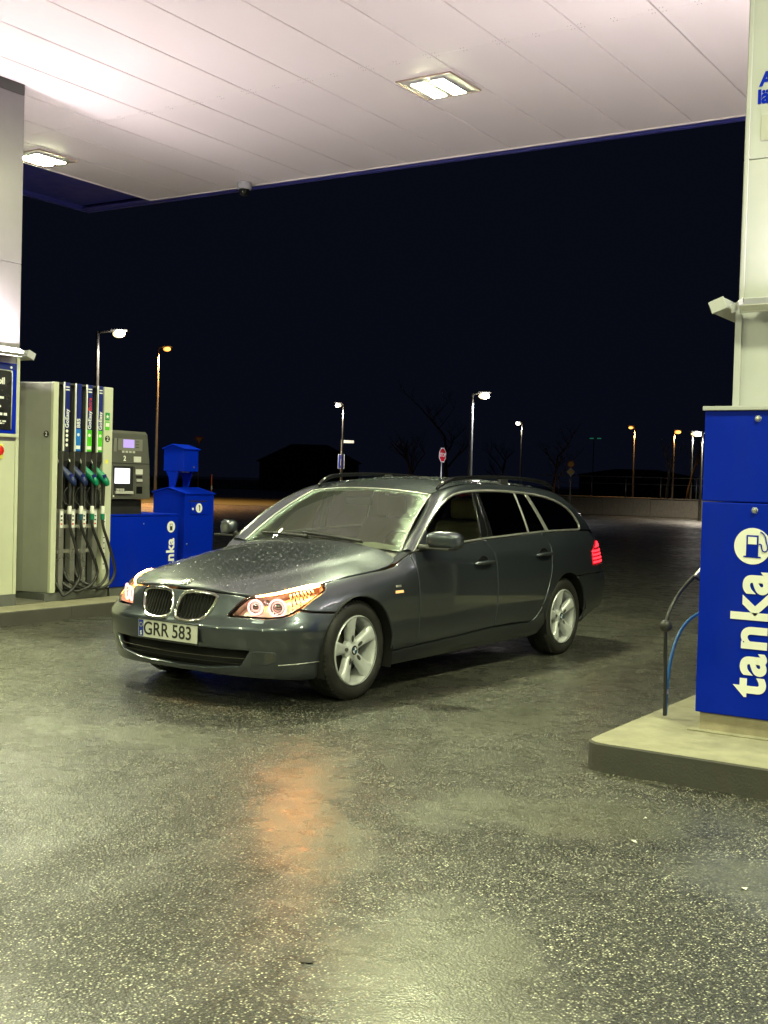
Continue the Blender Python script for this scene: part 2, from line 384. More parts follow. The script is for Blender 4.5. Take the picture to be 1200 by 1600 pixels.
pbr('nozzle_blue', (.012, .022, .09), .35); pbr('nozzle_green', (.0, .19, .09), .35); pbr('nozzle_teal', (.01, .07, .10), .4)
pbr('aluminium', (.70, .70, .66), .28, metal=.85, var=.15)
pbr('rubber_hose', (.016, .016, .016), .38, var=.2)
pbr('hose_blue', (.02, .11, .34), .3)
pbr('terminal_grey', (.075, .075, .066), .45, var=.1)
pbr('terminal_panel', (.17, .17, .155), .4)
pbr('key_grey', (.42, .42, .40), .45)
pbr('fascia_blue', (.03, .033, .20), .45)
pbr('lamp_tray_grey', (.40, .38, .36), .5)
pbr('red_plastic', (.55, .02, .015), .3)
pbr('board_black', (.02, .02, .022), .25, var=.5, scale=3)
pbr('steel_plate', (.35, .34, .30), .35, metal=.8, var=.2)
pbr('tape_grey', (.34, .34, .32), .6)
emis('screen_purple', (.62, .45, 1.0), 1.1); emis('screen_white', (.92, .92, 1.0), 2.0)
emis('tube_light', (.94, 1.0, .56), 760.0)
emis('uplight', (1.0, .89, .90), 560.0)
# surroundings
pbr('galvanised', (.24, .24, .23), .45, metal=.7)
pbr('sign_red', (.42, .01, .02), .45); pbr('sign_blue', (.01, .03, .30), .45); pbr('sign_yellow', (.75, .42, .03), .45); pbr('sign_white', (.7, .7, .68), .45)
pbr('bark', (.07, .055, .042), .85, bump=.6, bscale=30); pbr('birch_bark', (.35, .33, .29), .8, var=.4)
pbr('facade_dark', (.03, .03, .033), .9); pbr('roof_dark', (.02, .02, .022), .8); pbr('brick_red', (.10, .035, .025), .85, var=.3)
pbr('marker_orange', (.55, .10, .02), .5)
emis('lamp_warm', (1.0, .72, .34), 2.4); emis('lamp_sodium', (1.0, .36, .06), 1.8); emis('lamp_white', (1.0, .74, .42), 2.6); emis('lamp_core', (1, .93, .85), 60); emis('lamp_core_sodium', (1, .42, .09), 3.2); emis('green_glow', (.1, 1, .5), .10)
pbr('grass_dark', (.035, .04, .015), .9, var=.5, scale=4, bump=.6, bscale=40)
# ------------------------------------------------------------------ ground
def sheet(name, pts, z, mat, kind='structure'):
    o = link(name, me_from(name, [(x, y, z) for x, y in pts], [tuple(range(len(pts)))], mat)); o['kind'] = kind; return o
sheet('forecourt_ground', [(-700, -300), (500, -300), (500, 900), (-700, 900)], 0.0, 'wet_asphalt')
# verge and road strips far off, running across the view
def strip(name, d0, d1, z, mat, half=260, ang=PHI + .10, cx=0):
    dx, dy = -math.sin(ang), math.cos(ang); rx, ry = math.cos(ang), math.sin(ang)
    return sheet(name, [(dx * d0 - rx * half, dy * d0 - ry * half), (dx * d0 + rx * cx, dy * d0 + ry * cx), (dx * d1 + rx * cx, dy * d1 + ry * cx), (dx * d1 - rx * half, dy * d1 - ry * half)], z, mat)
strip('verge', 58, 76, .012, 'grass_dark', cx=14)
strip('far_verge', 128, 420, .012, 'grass_dark', half=420, cx=260)
# ------------------------------------------------------------------ canopy
HC = 5.073; PW = .6705; CX0, CY1 = -11.385, 11.60; NP = 34
canopy = thing('station_canopy', 'large flat canopy with white ceiling boards over the forecourt', 'canopy', (0, 0, 0))
rows = [(11.60, 8.7775), (8.7755, 2.78)]
pm = {}
for ri, (y1, y0) in enumerate(rows):
    bm = bmesh.new(); bbox_bm(bm, 0, PW - .015, y0, y1, HC, HC + .03, .003, 1); pm[ri] = bm_mesh('ceiling_board', bm, 'ceiling_paint')
for k in range(NP):
    for ri in range(2):
        o = link('ceiling_board', pm[ri], canopy); o.location = (CX0 + k * PW + .0075, 0, 0)
# boards behind the camera in one piece per board run
bm = bmesh.new()
for k in range(NP): bbox_bm(bm, CX0 + k * PW + .0045, CX0 + (k + 1) * PW - .0045, -12, 2.774, HC, HC + .03, 0)
o = link('ceiling_board_run', bm_mesh('ceiling_board_run', bm, 'ceiling_paint'), canopy); o['kind'] = 'stuff'
box('ceiling_backing', CX0 + .01, CX0 + NP * PW, -12, 11.58, HC + .036, HC + .06, 'ceiling_gap', canopy, bev=0)
xe = CX0 + NP * PW
box('edge_trim', CX0 - .012, xe, 11.603, 11.625, HC - .012, HC + .05, 'ceiling_paint', canopy, bev=.002)
box('edge_trim', CX0 - .020, CX0 - .002, -12, 11.625, HC - .012, HC + .05, 'ceiling_paint', canopy, bev=.002)
box('fascia', CX0 - 1.40, xe, 11.75, 11.81, HC + .0, HC + .95, 'fascia_blue', canopy, bev=.004)
box('fascia', CX0 - 1.40, CX0 - 1.34, -12, 11.747, HC + .0, HC + .95, 'fascia_blue', canopy, bev=.004)
box('soffit', CX0 - 1.338, xe, 11.628, 11.748, HC + .012, HC + .03, 'fascia_blue', canopy, bev=0)
box('soffit', CX0 - 1.338, CX0 - .022, -12, 11.625, HC + .06, HC + .08, 'fascia_blue', canopy, bev=0)
box('roof_deck', CX0 - 1.34, xe, -12, 11.75, HC + .90, HC + .94, 'dark_grey', canopy, bev=0)
# rivets where the boards are joined
bm = bmesh.new()
for k in range(3, 22):
    for dx, dy in ((-.055, .03), (-.03, .03), (.03, .03), (.055, .03), (-.055, -.045), (-.03, -.045), (.03, -.045), (.055, -.045), (.30, .03), (.33, .03), (.30, -.03), (.33, -.03)):
        M = Matrix.Translation((CX0 + k * PW + dx, 8.777 + dy, HC - .0015)); bmesh.ops.create_cone(bm, cap_ends=True, segments=8, radius1=.0045, radius2=.003, depth=.003, matrix=M)
o = link('rivet_field', bm_mesh('rivet_field', bm, 'tape_grey'), canopy); o['kind'] = 'stuff'
# recessed lamps
def canopy_lamp(x, y, label):
    t = thing('canopy_lamp', label, 'ceiling lamp', (x, y, HC), 0, 'square lamps set in the canopy ceiling')
    a = .29
    for x0, x1, y0, y1 in ((-a, a, -a, -a + .012), (-a, a, a - .012, a), (-a, -a + .012, -a + .012, a - .012), (a - .012, a, -a + .012, a - .012)):
        box('lamp_frame', x0, x1, y0, y1, -.016, -.0015, 'lamp_frame_brown', t, bev=.002)
    box('lamp_tray', -a + .013, a - .013, -a + .013, a - .013, -.007, -.0015, 'lamp_tray_grey', t, bev=.001)
    for sx in (-1, 1):
        hsg = box('lamp_housing', sx * .105 - .072, sx * .105 + .072, -.22, .22, -.030, -.0075, 'cladding', t, bev=.006)
        lens_ = link('lamp_lens', me_from('lamp_lens', [(sx * .105 + a_ * .066, b_ * .21, -.0315) for a_, b_ in ((-1, -1), (-1, 1), (1, 1), (1, -1))], [(0, 1, 2, 3)], 'tube_light'), hsg)
        box('tube_socket', sx * .105 - .02, sx * .105 + .02, .215, .255, -.03, -.008, 'lamp_frame_brown', t, bev=.003)
    return t
pbr('lamp_frame_brown', (.34, .25, .21), .5)
LX = [CX0 + (.5 + 8 * i) * PW for i in range(4)]; LY = [9.47, 4.7, -1.4, -7.0]
for j, y in enumerate(LY):
    for i, x in enumerate(LX):
        if j == 0: lb = ['lit square lamp at the left edge of the canopy ceiling, beside the column', 'lit square ceiling lamp in the middle of the canopy, above the car', 'square ceiling lamp above the right pump island, out of frame', 'square ceiling lamp at the far right of the canopy, out of frame'][i]
        else: lb = 'lit square ceiling lamp over the forecourt behind the camera'
        canopy_lamp(x, y, lb)
cd = thing('dome_camera', 'small white dome security camera on the canopy edge above the car', 'security camera', (-9.644, 11.45, HC))
lathe('housing', [(.0001, 0), (.085, 0), (.09, -.01), (.09, -.075), (.08, -.088), (.0001, -.088)], 'cladding', cd, 28)
lathe('dome', [(.068, -.089), (.066, -.12), (.05, -.148), (.025, -.163), (.0001, -.167)], 'black_gloss', cd, 28)
# ------------------------------------------------------------------ islands
def island(name, x0, x1, y0, y1, hh, label, r=.12):
    t = thing(name, label, 'pump island', ((x0 + x1) / 2, (y0 + y1) / 2, 0)); cx_, cy_ = (x0 + x1) / 2, (y0 + y1) / 2
    hx, hy = (x1 - x0) / 2, (y1 - y0) / 2; P = []
    for sx, sy, a0 in ((1, 1, 0), (-1, 1, 90), (-1, -1, 180), (1, -1, 270)):
        for k in range(7):
            w = math.radians(a0 + 15 * k); P.append((sx * (hx - r) + r * math.cos(w), sy * (hy - r) + r * math.sin(w)))
    n = len(P)
    def ring(o, z): return [(x * (hx - o) / hx, y * (hy - o) / hy, z) for x, y in P]
    vs = ring(0, 0) + ring(.004, hh - .006) + ring(.008, hh - .004)
    fs = [(i, (i + 1) % n, n + (i + 1) % n, n + i) for i in range(n)] + [(n + i, n + (i + 1) % n, 2 * n + (i + 1) % n, 2 * n + i) for i in range(n)]
    # kerb stones with open joints
    Q = []
    for i in range(n):
        a_ = Vector(P[i]); b_ = Vector(P[(i + 1) % n]); m_ = max(1, int((b_ - a_).length / .5))
        for k in range(m_): Q.append(a_.lerp(b_, k / m_))
    run = [Q[0]]; acc = 0
    def stone(pts):
        if len(pts) < 2: return
        d0 = (pts[1] - pts[0]).normalized() * .002; d1 = (pts[-1] - pts[-2]).normalized() * .002; pts = [pts[0] + d0] + pts[1:-1] + [pts[-1] - d1]; V = []
        for p in pts:
            for o_, z in ((0, 0), (.003, hh - .010), (.010, hh - .003), (.05, hh - .003), (.05, 0)): V.append((p.x * (hx - o_) / hx, p.y * (hy - o_) / hy, z))
        F = [(5 * i + k, 5 * i + 5 + k, 5 * i + 6 + k, 5 * i + 1 + k) for i in range(len(pts) - 1) for k in range(4)] + [(0, 1, 2, 3, 4), tuple(5 * (len(pts) - 1) + k for k in range(5))[::-1]]
        link('kerb_stone', me_from('kerb_stone', V, F, 'kerb_face_shaded'), t)
    for i in range(1, len(Q) + 1):
        p = Q[i % len(Q)]; acc += (p - run[-1]).length; run.append(p)
        if acc > .95: stone(run); run = [p]; acc = 0
    stone(run)
    vs = ring(.013, hh - .06) + ring(.013, hh - .002) + ring(.022, hh); fs = [(i, (i + 1) % n, n + (i + 1) % n, n + i) for i in range(n)] + [(n + i, n + (i + 1) % n, 2 * n + (i + 1) % n, 2 * n + i) for i in range(n)] + [tuple(2 * n + i for i in range(n))]
    link('slab', me_from('slab', vs, fs, 'concrete'), t)
    return t
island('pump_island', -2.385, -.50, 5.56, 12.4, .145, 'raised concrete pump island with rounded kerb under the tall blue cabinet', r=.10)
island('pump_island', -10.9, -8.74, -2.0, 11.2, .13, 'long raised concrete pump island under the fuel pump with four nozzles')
# joints in the right kerb
# ------------------------------------------------------------------ columns with uplighters
def uplight(parent_label, P, along, out, ln_, label, t_in=.03):
    """tilted aluminium box lamp, open at the top; along/out are unit vectors"""
    a = Vector(along); o = Vector(out); t = thing('uplighter', label, 'wall lamp', P, 0)
    up = Vector((0, 0, 1)); oo = (o * .93 - up * .36).normalized(); uu = (up * .93 + o * .36).normalized()
    def Q(l, d, hh): return a * l + oo * d + uu * hh
    def brick_(name, l0, l1, d0, d1, h0, h1, mat):
        vs = [Q(l, d, hh) for l in (l0, l1) for d in (d0, d1) for hh in (h0, h1)]
        fs = [(0, 1, 3, 2), (4, 6, 7, 5), (0, 4, 5, 1), (2, 3, 7, 6), (0, 2, 6, 4), (1, 5, 7, 3)]
        me = me_from(name, vs, fs, mat); bm = bmesh.new(); bm.from_mesh(me); bmesh.ops.recalc_face_normals(bm, faces=bm.faces); bmesh.ops.bevel(bm, geom=list(bm.edges), offset=.003, segments=1, affect='EDGES'); bm.to_mesh(me); bm.free()
        return link(name, me, t)
    brick_('lamp_body', 0, ln_, .04, .125, .03, .040, 'satin_metal'); brick_('lamp_lip', 0, ln_, .118, .125, .0405, .075, 'satin_metal'); brick_('lamp_back', 0, ln_, .04, .047, .0405, .095, 'cladding')
    brick_('end_cap', -.008, 0, .037, .128, .027, .098, 'cladding'); brick_('end_cap', ln_, ln_ + .008, .037, .128, .027, .098, 'cladding')
    brick_('lamp_tube', t_in, ln_ - .03, .062, .102, .050, .086, 'uplight')
    for l in (.12, ln_ - .12): brick_('bracket', l - .025, l + .025, -.01, .05, .01, .06, 'cladding')
    return t
def column(label, x0, x1, y0, y1, base):
    t = thing('canopy_column', label, 'column', ((x0 + x1) / 2, (y0 + y1) / 2, base)); ox, oy = (x0 + x1) / 2, (y0 + y1) / 2
    def b(n, a0, a1, c0, c1, z0, z1, m, bev=.003): return box(n, a0 - ox, a1 - ox, c0 - oy, c1 - oy, z0 - base, z1 - base, m, t, bev)
    return t, b
# left column: wide clad pier, its +X face towards the forecourt
t, b = column('white clad canopy column at the left edge with a price board', -9.90, -9.126, 5.6, 7.60, .13)
b('plinth', -9.89, -9.120, 5.61, 7.604, .13, .237, 'plinth_grey')
b('cladding_panel', -9.90, -9.126, 5.6, 7.60, .24, 1.70, 'cladding_cream'); b('cladding_panel', -9.90, -9.127, 5.6, 7.60, 1.704, 3.378, 'cladding_dimmed'); b('cladding_panel', -9.90, -9.126, 5.6, 7.60, 3.382, 4.965, 'cladding_dimmed')
b('collar', -9.905, -9.122, 5.595, 7.598, 4.968, 5.07, 'dark_grey')
b('corner_strip', -9.124, -9.116, 7.565, 7.602, .24, 2.52, 'cladding_cream', .002)
b('tape_patch', -9.1262, -9.1245, 7.45, 7.52, 2.66, 2.76, 'tape_grey', 0)
uplight('', (-9.70, 7.60, 2.50), (1, 0, 0), (0, 1, 0), .62, 'uplighter box lamp seen end on at the far corner of the left column')
uplight('', (-9.126, 6.0, 2.50), (0, 1, 0), (1, 0, 0), 1.52, 'bright uplighter box lamp on the left column above the price board')
# right column on the other island
t, b = column('tall white clad canopy column rising behind the blue cabinet at the right', -2.0, -1.2, 6.655, 8.6, .145)
b('plinth', -1.99, -1.21, 6.665, 8.59, .145, .25, 'plinth_grey')
b('cladding_panel', -2.0, -1.2, 6.655, 8.6, .252, 3.262, 'cladding'); b('cladding_panel', -2.0, -1.2, 6.655, 8.6, 3.266, 4.965, 'cladding')
b('collar', -2.005, -1.195, 6.65, 8.605, 4.968, 5.07, 'dark_grey')
b('corner_strip', -2.012, -1.975, 6.640, 6.654, .252, 2.43, 'cladding', .002); b('corner_strip', -1.992, -1.972, 6.646, 6.654, 2.43, 4.96, 'cladding', .002)
b('grey_sign', -1.91, -1.4, 6.650, 6.654, 3.36, 3.50, 'tape_grey', 0)
Mt = lambda x, z: frame_m((x, 6.6525, z), (1, 0, 0), (0, 0, 1))
for s_, x_, z_ in (('Al', -1.925, 3.695), ('läg', -1.937, 3.60)):
    o = text('column_lettering', s_, .105, 'station_blue', Mt(x_, z_), t, bold=.004, align='LEFT'); o.location = (-(-1.6), -(7.6275), -.145)
uplight('', (-1.955, 6.655, 2.415), (1, 0, 0), (0, -1, 0), .95, 'uplighter box lamp on the front of the right column', .45)
uplight('', (-1.9, 8.6, 2.43), (1, 0, 0), (0, 1, 0), .6, 'added unseen uplighter box lamp on the rear face of the right column')  # unseen lamp, added to brighten the ceiling
uplight('', (-2.0, 6.60, 2.43), (0, 1, 0), (-1, 0, 0), 1.4, 'uplighter box lamp seen end on at the left side of the right column')
# ------------------------------------------------------------------ car body surfaces (x forward from the front axle, y left, z up)
def pchip(xs,ys):
    xs=np.asarray(xs,float);ys=np.asarray(ys,float);h=np.diff(xs);dl=np.diff(ys)/h;n=len(xs)
    m=np.zeros(n)
    for i in range(1,n-1):
        if dl[i-1]*dl[i]>0:
            w1=2*h[i]+h[i-1];w2=h[i]+2*h[i-1];m[i]=(w1+w2)/(w1/dl[i-1]+w2/dl[i])
    m[0]=dl[0];m[-1]=dl[-1]
    def f(x):
        x=np.asarray(x,float);i=np.clip(np.searchsorted(xs,x)-1,0,n-2);t=(x-xs[i])/h[i]
        lo=t<0;hi=t>1;tc=np.clip(t,0,1)
        v=((1+2*tc)*(1-tc)**2*ys[i]+tc*(1-tc)**2*h[i]*m[i]+tc**2*(3-2*tc)*ys[i+1]+tc**2*(tc-1)*h[i]*m[i+1])
        return v+np.where(lo,t*h[i]*m[i],0)+np.where(hi,(t-1)*h[i]*m[i+1],0)
    return f
def cubic(ts,ys):
    n=len(ts);h=np.diff(ts);A=np.eye(n);b=np.zeros(n)
    for i in range(1,n-1):
        A[i,i-1]=h[i-1];A[i,i]=2*(h[i-1]+h[i]);A[i,i+1]=h[i];b[i]=6*((ys[i+1]-ys[i])/h[i]-(ys[i]-ys[i-1])/h[i-1])
    M=np.linalg.solve(A,b)
    def f(x):
        x=np.asarray(x,float);i=np.clip(np.searchsorted(ts,x)-1,0,n-2);a=ts[i+1]-x;c=x-ts[i];H=h[i]
        return M[i]*a**3/(6*H)+M[i+1]*c**3/(6*H)+(ys[i]/H-M[i]*H/6)*a+(ys[i+1]/H-M[i+1]*H/6)*c
    return f
OUT=[(.845,0),(.838,.2),(.81,.42),(.735,.63),(.61,.79),(.44,.875),(.22,.905),(0,.912),(-.35,.917),(-.6,.92),(-1.2,.923),(-1.7,.923),(-2.3,.922),(-2.9,.918),(-3.3,.90),(-3.6,.865),(-3.84,.78),(-3.97,.62),(-4.02,.33),(-4.03,0)]
_o=np.array(OUT);_full=np.vstack([(_o*[1,-1])[1:5][::-1],_o,(_o*[1,-1])[-5:-1][::-1]])
_t=np.concatenate([[0],np.cumsum(np.linalg.norm(np.diff(_full,axis=0),axis=1))]);_t-=_t[4]
_fx=cubic(_t,_full[:,0]);_fy=cubic(_t,_full[:,1]);S_END=_t[len(OUT)+3];S_KEY=_t[4:4+len(OUT)]
def B(s): return np.array([_fx(s),_fy(s)])
def Bn(s):
    e=.01;d=B(s+e)-B(s-e);d/=np.linalg.norm(d,axis=0);return np.array([-d[1],d[0]])*-1  # outward
_ss=np.linspace(0,S_END,4000);_bx=_fx(_ss);_by=_fy(_ss)
def s_of_x(x): return float(np.interp(-x,-_bx,_ss))
def s_of_y(y): i=int(np.argmax(_by>.9));return float(np.interp(y,_by[:i],_ss[:i]))
SEC=[ # (s, [(z,d)...])
 (0,[(.12,.16),(.17,.09),(.20,.055),(.26,.03),(.34,.02),(.42,.004),(.49,0),(.508,.002),(.522,.014),(.545,.034),(.60,.05),(.70,.09),(.75,.14),(.80,.22)]),
 (s_of_y(.36),[(.12,.16),(.17,.09),(.20,.055),(.26,.035),(.34,.022),(.42,.004),(.49,0),(.510,.002),(.524,.014),(.547,.034),(.60,.055),(.70,.10),(.75,.16),(.80,.24)]),
 (s_of_y(.63),[(.12,.15),(.17,.085),(.20,.055),(.26,.035),(.34,.02),(.42,.005),(.50,0),(.513,.002),(.527,.014),(.56,.042),(.62,.07),(.68,.115),(.72,.16),(.78,.26)]),
 (s_of_x(.44),[(.12,.13),(.17,.07),(.20,.045),(.26,.025),(.34,.01),(.42,.0),(.51,.0),(.522,.002),(.538,.010),(.57,.022),(.62,.045),(.68,.085),(.72,.125),(.76,.18),(.82,.30)]),
 (s_of_x(.22),[(.12,.10),(.17,.06),(.20,.04),(.26,.02),(.34,.005),(.42,.0),(.56,.0),(.62,.012),(.68,.04),(.72,.075),(.76,.125),(.80,.20),(.86,.34)]),
 (s_of_x(0),[(.12,.10),(.17,.06),(.20,.04),(.26,.02),(.34,.005),(.42,0),(.60,0),(.66,.01),(.72,.035),(.76,.07),(.79,.11),(.82,.17),(.88,.34)]),
 (s_of_x(-.38),[(.12,.14),(.17,.09),(.20,.065),(.285,.03),(.34,.012),(.44,0),(.64,0),(.74,.015),(.79,.04),(.82,.075),(.84,.115),(.87,.19),(.93,.36)]),
 (s_of_x(-.50),[(.12,.16),(.17,.105),(.20,.075),(.285,.035),(.34,.016),(.48,0),(.66,.002),(.77,.016),(.81,.035),(.84,.07),(.865,.105),(.905,.15),(1.0,.27)]),
 (s_of_x(-.64),[(.12,.16),(.17,.105),(.20,.075),(.285,.035),(.34,.016),(.48,0),(.66,.002),(.78,.015),(.85,.028),(.90,.055),(.94,.08),(.98,.105),(1.05,.15)]),
 (s_of_x(-.80),[(.12,.16),(.17,.105),(.20,.075),(.285,.035),(.34,.016),(.48,0),(.66,.002),(.78,.014),(.85,.023),(.90,.045),(.94,.065),(.98,.085),(1.05,.115)]),
 (s_of_x(-1.7),[(.12,.16),(.18,.105),(.21,.075),(.31,.035),(.36,.016),(.50,0),(.68,.002),(.80,.013),(.87,.021),(.92,.04),(.98,.066),(1.04,.09),(1.1,.115)]),
 (s_of_x(-2.9),[(.12,.15),(.19,.09),(.22,.06),(.31,.025),(.38,.008),(.50,0),(.70,.0),(.82,.013),(.89,.022),(.94,.04),(1.0,.065),(1.05,.09),(1.1,.115)]),
 (s_of_x(-3.35),[(.12,.20),(.20,.11),(.26,.06),(.34,.02),(.42,.005),(.55,0),(.68,.0),(.80,.014),(.90,.028),(.95,.05),(1.0,.075),(1.05,.10),(1.1,.125)]),
 (s_of_x(-3.75),[(.12,.30),(.24,.14),(.30,.07),(.36,.025),(.44,.005),(.55,0),(.64,.0),(.68,.02),(.80,.045),(.90,.07),(.95,.095),(1.0,.125),(1.1,.19)]),
 (S_END-.33,[(.12,.30),(.24,.13),(.30,.06),(.36,.025),(.44,.005),(.55,0),(.64,.005),(.68,.03),(.80,.06),(.90,.10),(.95,.125),(1.0,.155),(1.1,.22)]),
 (S_END,[(.12,.30),(.24,.13),(.30,.06),(.36,.025),(.44,.005),(.55,0),(.64,.005),(.68,.03),(.80,.06),(.90,.10),(.95,.125),(1.0,.155),(1.1,.22)])]
_zg=np.linspace(.12,1.12,101);_D=np.array([pchip(*zip(*l))(_zg) for s,l in SEC]);_sk=[s for s,l in SEC]
_sg=np.linspace(0,S_END,321);_DG=np.array([pchip(_sk,_D[:,j])(_sg) for j in range(101)]).T
def dd(s,z):
    u=np.clip(np.abs(s)/S_END*320,0,319.999);v=np.clip((z-.12)*100,0,99.999)
    i=u.astype(int) if hasattr(u,'astype') else int(u);j=v.astype(int) if hasattr(v,'astype') else int(v);a=u-i;b=v-j
    return _DG[i,j]*(1-a)*(1-b)+_DG[i+1,j]*a*(1-b)+_DG[i,j+1]*(1-a)*b+_DG[i+1,j+1]*a*b
def S(s,z,off=0.):
    "car body shell point(s): s around the plan outline (sign = side), z height"
    s=np.asarray(s,float);z=np.asarray(z,float);sg=np.where(s<0,-1.,1.);a=np.abs(s)
    p=B(a)+Bn(a)*(off-dd(a,z));return np.stack([p[0],p[1]*sg,z],-1)
def Sn(s,z):
    e=.012;s=np.asarray(s,float)
    n=np.cross(S(s+e,z)-S(s-e,z),S(s,z+e)-S(s,z-e));n/=np.linalg.norm(n,axis=-1,keepdims=True)
    return n
def gh(x,z):
    "greenhouse side y"
    x=np.asarray(x,float);z=np.asarray(z,float)
    zb=.98
    return .838-.006*((x+1.8)/1.0)**2-.03*np.clip(-2.6-x,0,9)**2-.27*(z-zb)-.25*np.clip(z-zb,0,9)**2
def area2(p): p = np.asarray(p); x, y = p[:, 0], p[:, 1]; return .5 * float(np.sum(x * np.roll(y, -1) - y * np.roll(x, -1)))
def densify(p, step):
    out = []; n = len(p)
    for i in range(n):
        a = np.array(p[i], float); b = np.array(p[(i + 1) % n], float); k = max(1, int(math.ceil(np.linalg.norm(b - a) / step)))
        for j in range(k): out.append(a + (b - a) * j / k)
    return np.array(out)
def inset(p, g):
    """move every vertex towards the left of the travel direction"""
    p = np.asarray(p, float); a = p - np.roll(p, 1, 0); b = np.roll(p, -1, 0) - p
    a /= np.linalg.norm(a, axis=1)[:, None] + 1e-12; b /= np.linalg.norm(b, axis=1)[:, None] + 1e-12
    na = np.stack([-a[:, 1], a[:, 0]], 1); nb = np.stack([-b[:, 1], b[:, 0]], 1); m = na + nb
    ln = np.linalg.norm(m, axis=1)[:, None]; m /= np.maximum(ln, 1e-6)
    c = np.maximum((m * na).sum(1)[:, None], .45)
    return p + m * g / c
def inside(pts, poly):
    pts = np.asarray(pts); poly = np.asarray(poly); x, y = pts[:, 0], pts[:, 1]; r = np.zeros(len(pts), bool); j = len(poly) - 1
    for i in range(len(poly)):
        xi, yi, xj, yj = poly[i, 0], poly[i, 1], poly[j, 0], poly[j, 1]
        c = ((yi > y) != (yj > y)) & (x < (xj - xi) * (y - yi) / (yj - yi + 1e-15) + xi); r ^= c; j = i
    return r
def clip(poly, p0, n):
    """keep the side of the line through p0 that n points to"""
    out = []; m = len(poly)
    for i in range(m):
        a = np.array(poly[i], float); b = np.array(poly[(i + 1) % m], float)
        da = (a - p0) @ np.array(n); db = (b - p0) @ np.array(n)
        if da >= 0: out.append(a)
        if da * db < 0: out.append(a + (b - a) * da / (da - db))
    return out
def fdn(lift):
    def f(u, v):
        e = .01; n = np.cross(lift(u + e, v) - lift(u - e, v), lift(u, v + e) - lift(u, v - e))
        return n / (np.linalg.norm(n, axis=-1, keepdims=True) + 1e-12)
    return f
def panel_mesh(name, outer, lift, outward, mat, holes=(), res=.05, gap=.0034, bevel=.0045, thick=.014, off=0.0, mirror=False, su=1.0):
    """a sheet cut from a curved surface by a 2-D outline: rolled edges, real thickness, smooth normals"""
    loops = []
    for k, lp in enumerate([outer] + list(holes)):
        lp = np.array(lp, float)
        if (area2(lp) > 0) != (k == 0): lp = lp[::-1]
        loops.append(densify(lp, res * .7))
    p0 = [inset(l, gap) for l in loops]; p1 = [inset(l, gap + bevel) for l in loops]
    lo = p1[0].min(0); hi = p1[0].max(0)
    gx, gy = np.meshgrid(np.arange(lo[0] + res * .5, hi[0], res * su), np.arange(lo[1] + res * .5, hi[1], res)); g = np.stack([gx.ravel(), gy.ravel()], 1)
    if len(g):
        ok = inside(g, p1[0])
        for h_ in p1[1:]: ok &= ~inside(g, h_)
        for l in p1:
            b = np.roll(l, -1, 0)
            for a_, b_ in zip(l, b):
                d = b_ - a_; t = np.clip(((g - a_) @ d) / (d @ d + 1e-12), 0, 1); ok &= np.linalg.norm(g - a_ - t[:, None] * d, axis=1) > res * .33
        g = g[ok]
    pts = np.vstack(p1 + [g]) if len(g) else np.vstack(p1)
    edges = []; o = 0; starts = []
    for l in p1:
        n = len(l); starts.append(o); edges += [(o + i, o + (i + 1) % n) for i in range(n)]; o += n
    vo, eo, fo, ov, oe, of = delaunay_2d_cdt([Vector((a, b)) for a, b in pts], edges, [], 0, 1e-7, True)
    V2 = np.array([(v.x, v.y) for v in vo]); back = {}
    for i, l in enumerate(ov):
        for q in l: back[q] = i
    F = [f for f in fo]; cen = np.array([V2[list(f)].mean(0) for f in F]); ok = inside(cen, p1[0])
    for h_ in p1[1:]: ok &= ~inside(cen, h_)
    F = [f for f, k in zip(F, ok) if k]
    nf = fdn(lift)
    def sgn(P, Nn): return np.where(((Nn * outward(P)).sum(-1) < 0)[:, None], -Nn, Nn)
    P1 = lift(V2[:, 0], V2[:, 1]); N1 = sgn(P1, nf(V2[:, 0], V2[:, 1])); P1 = P1 + N1 * off
    vs = [tuple(x) for x in P1]; ns = [tuple(x) for x in N1]; fs = []
    for f in F:
        a, b, c = (P1[i] for i in f)
        fs.append(tuple(f) if np.dot(np.cross(b - a, c - a), N1[f[0]]) > 0 else tuple(f)[::-1])
    for k, l in enumerate(p0):
        n = len(l); Pe = lift(l[:, 0], l[:, 1]); Ne = sgn(Pe, nf(l[:, 0], l[:, 1])); Pe = Pe + Ne * off
        idx1 = [back[starts[k] + i] for i in range(n)]
        out_ = Pe - P1[idx1]; out_ -= (out_ * Ne).sum(1)[:, None] * Ne; out_ /= np.linalg.norm(out_, axis=1)[:, None] + 1e-9
        b0 = len(vs)
        for i in range(n): vs.append(tuple(Pe[i] - Ne[i] * bevel * .7)); q = Ne[i] * .6 + out_[i]; ns.append(tuple(q / np.linalg.norm(q)))
        for i in range(n): vs.append(tuple(Pe[i] - Ne[i] * thick)); ns.append(tuple(out_[i]))
        for i in range(n):
            j = (i + 1) % n
            for fq in ((idx1[i], b0 + i, b0 + j, idx1[j]), (b0 + i, b0 + n + i, b0 + n + j, b0 + j)):
                a, b, c = (np.array(vs[w]) for w in fq[:3]); nn = np.array(ns[fq[1]])
                fs.append(fq if np.dot(np.cross(b - a, c - a), nn) > 0 else fq[::-1])
    res_ = []
    for mir in ((False, True) if mirror else (False,)):
        if mir:
            v2 = [(a, -b, c) for a, b, c in vs]; f2 = [f[::-1] for f in fs]; n2 = [(a, -b, c) for a, b, c in ns]
        else: v2, f2, n2 = vs, fs, ns
        me = me_from(name, v2, f2, mat, True); me.normals_split_custom_set_from_vertices(n2); res_.append(me)
    return res_ if mirror else res_[0]
LS = lambda u, v: S(u, v)                                             # shell coordinates (s, z)
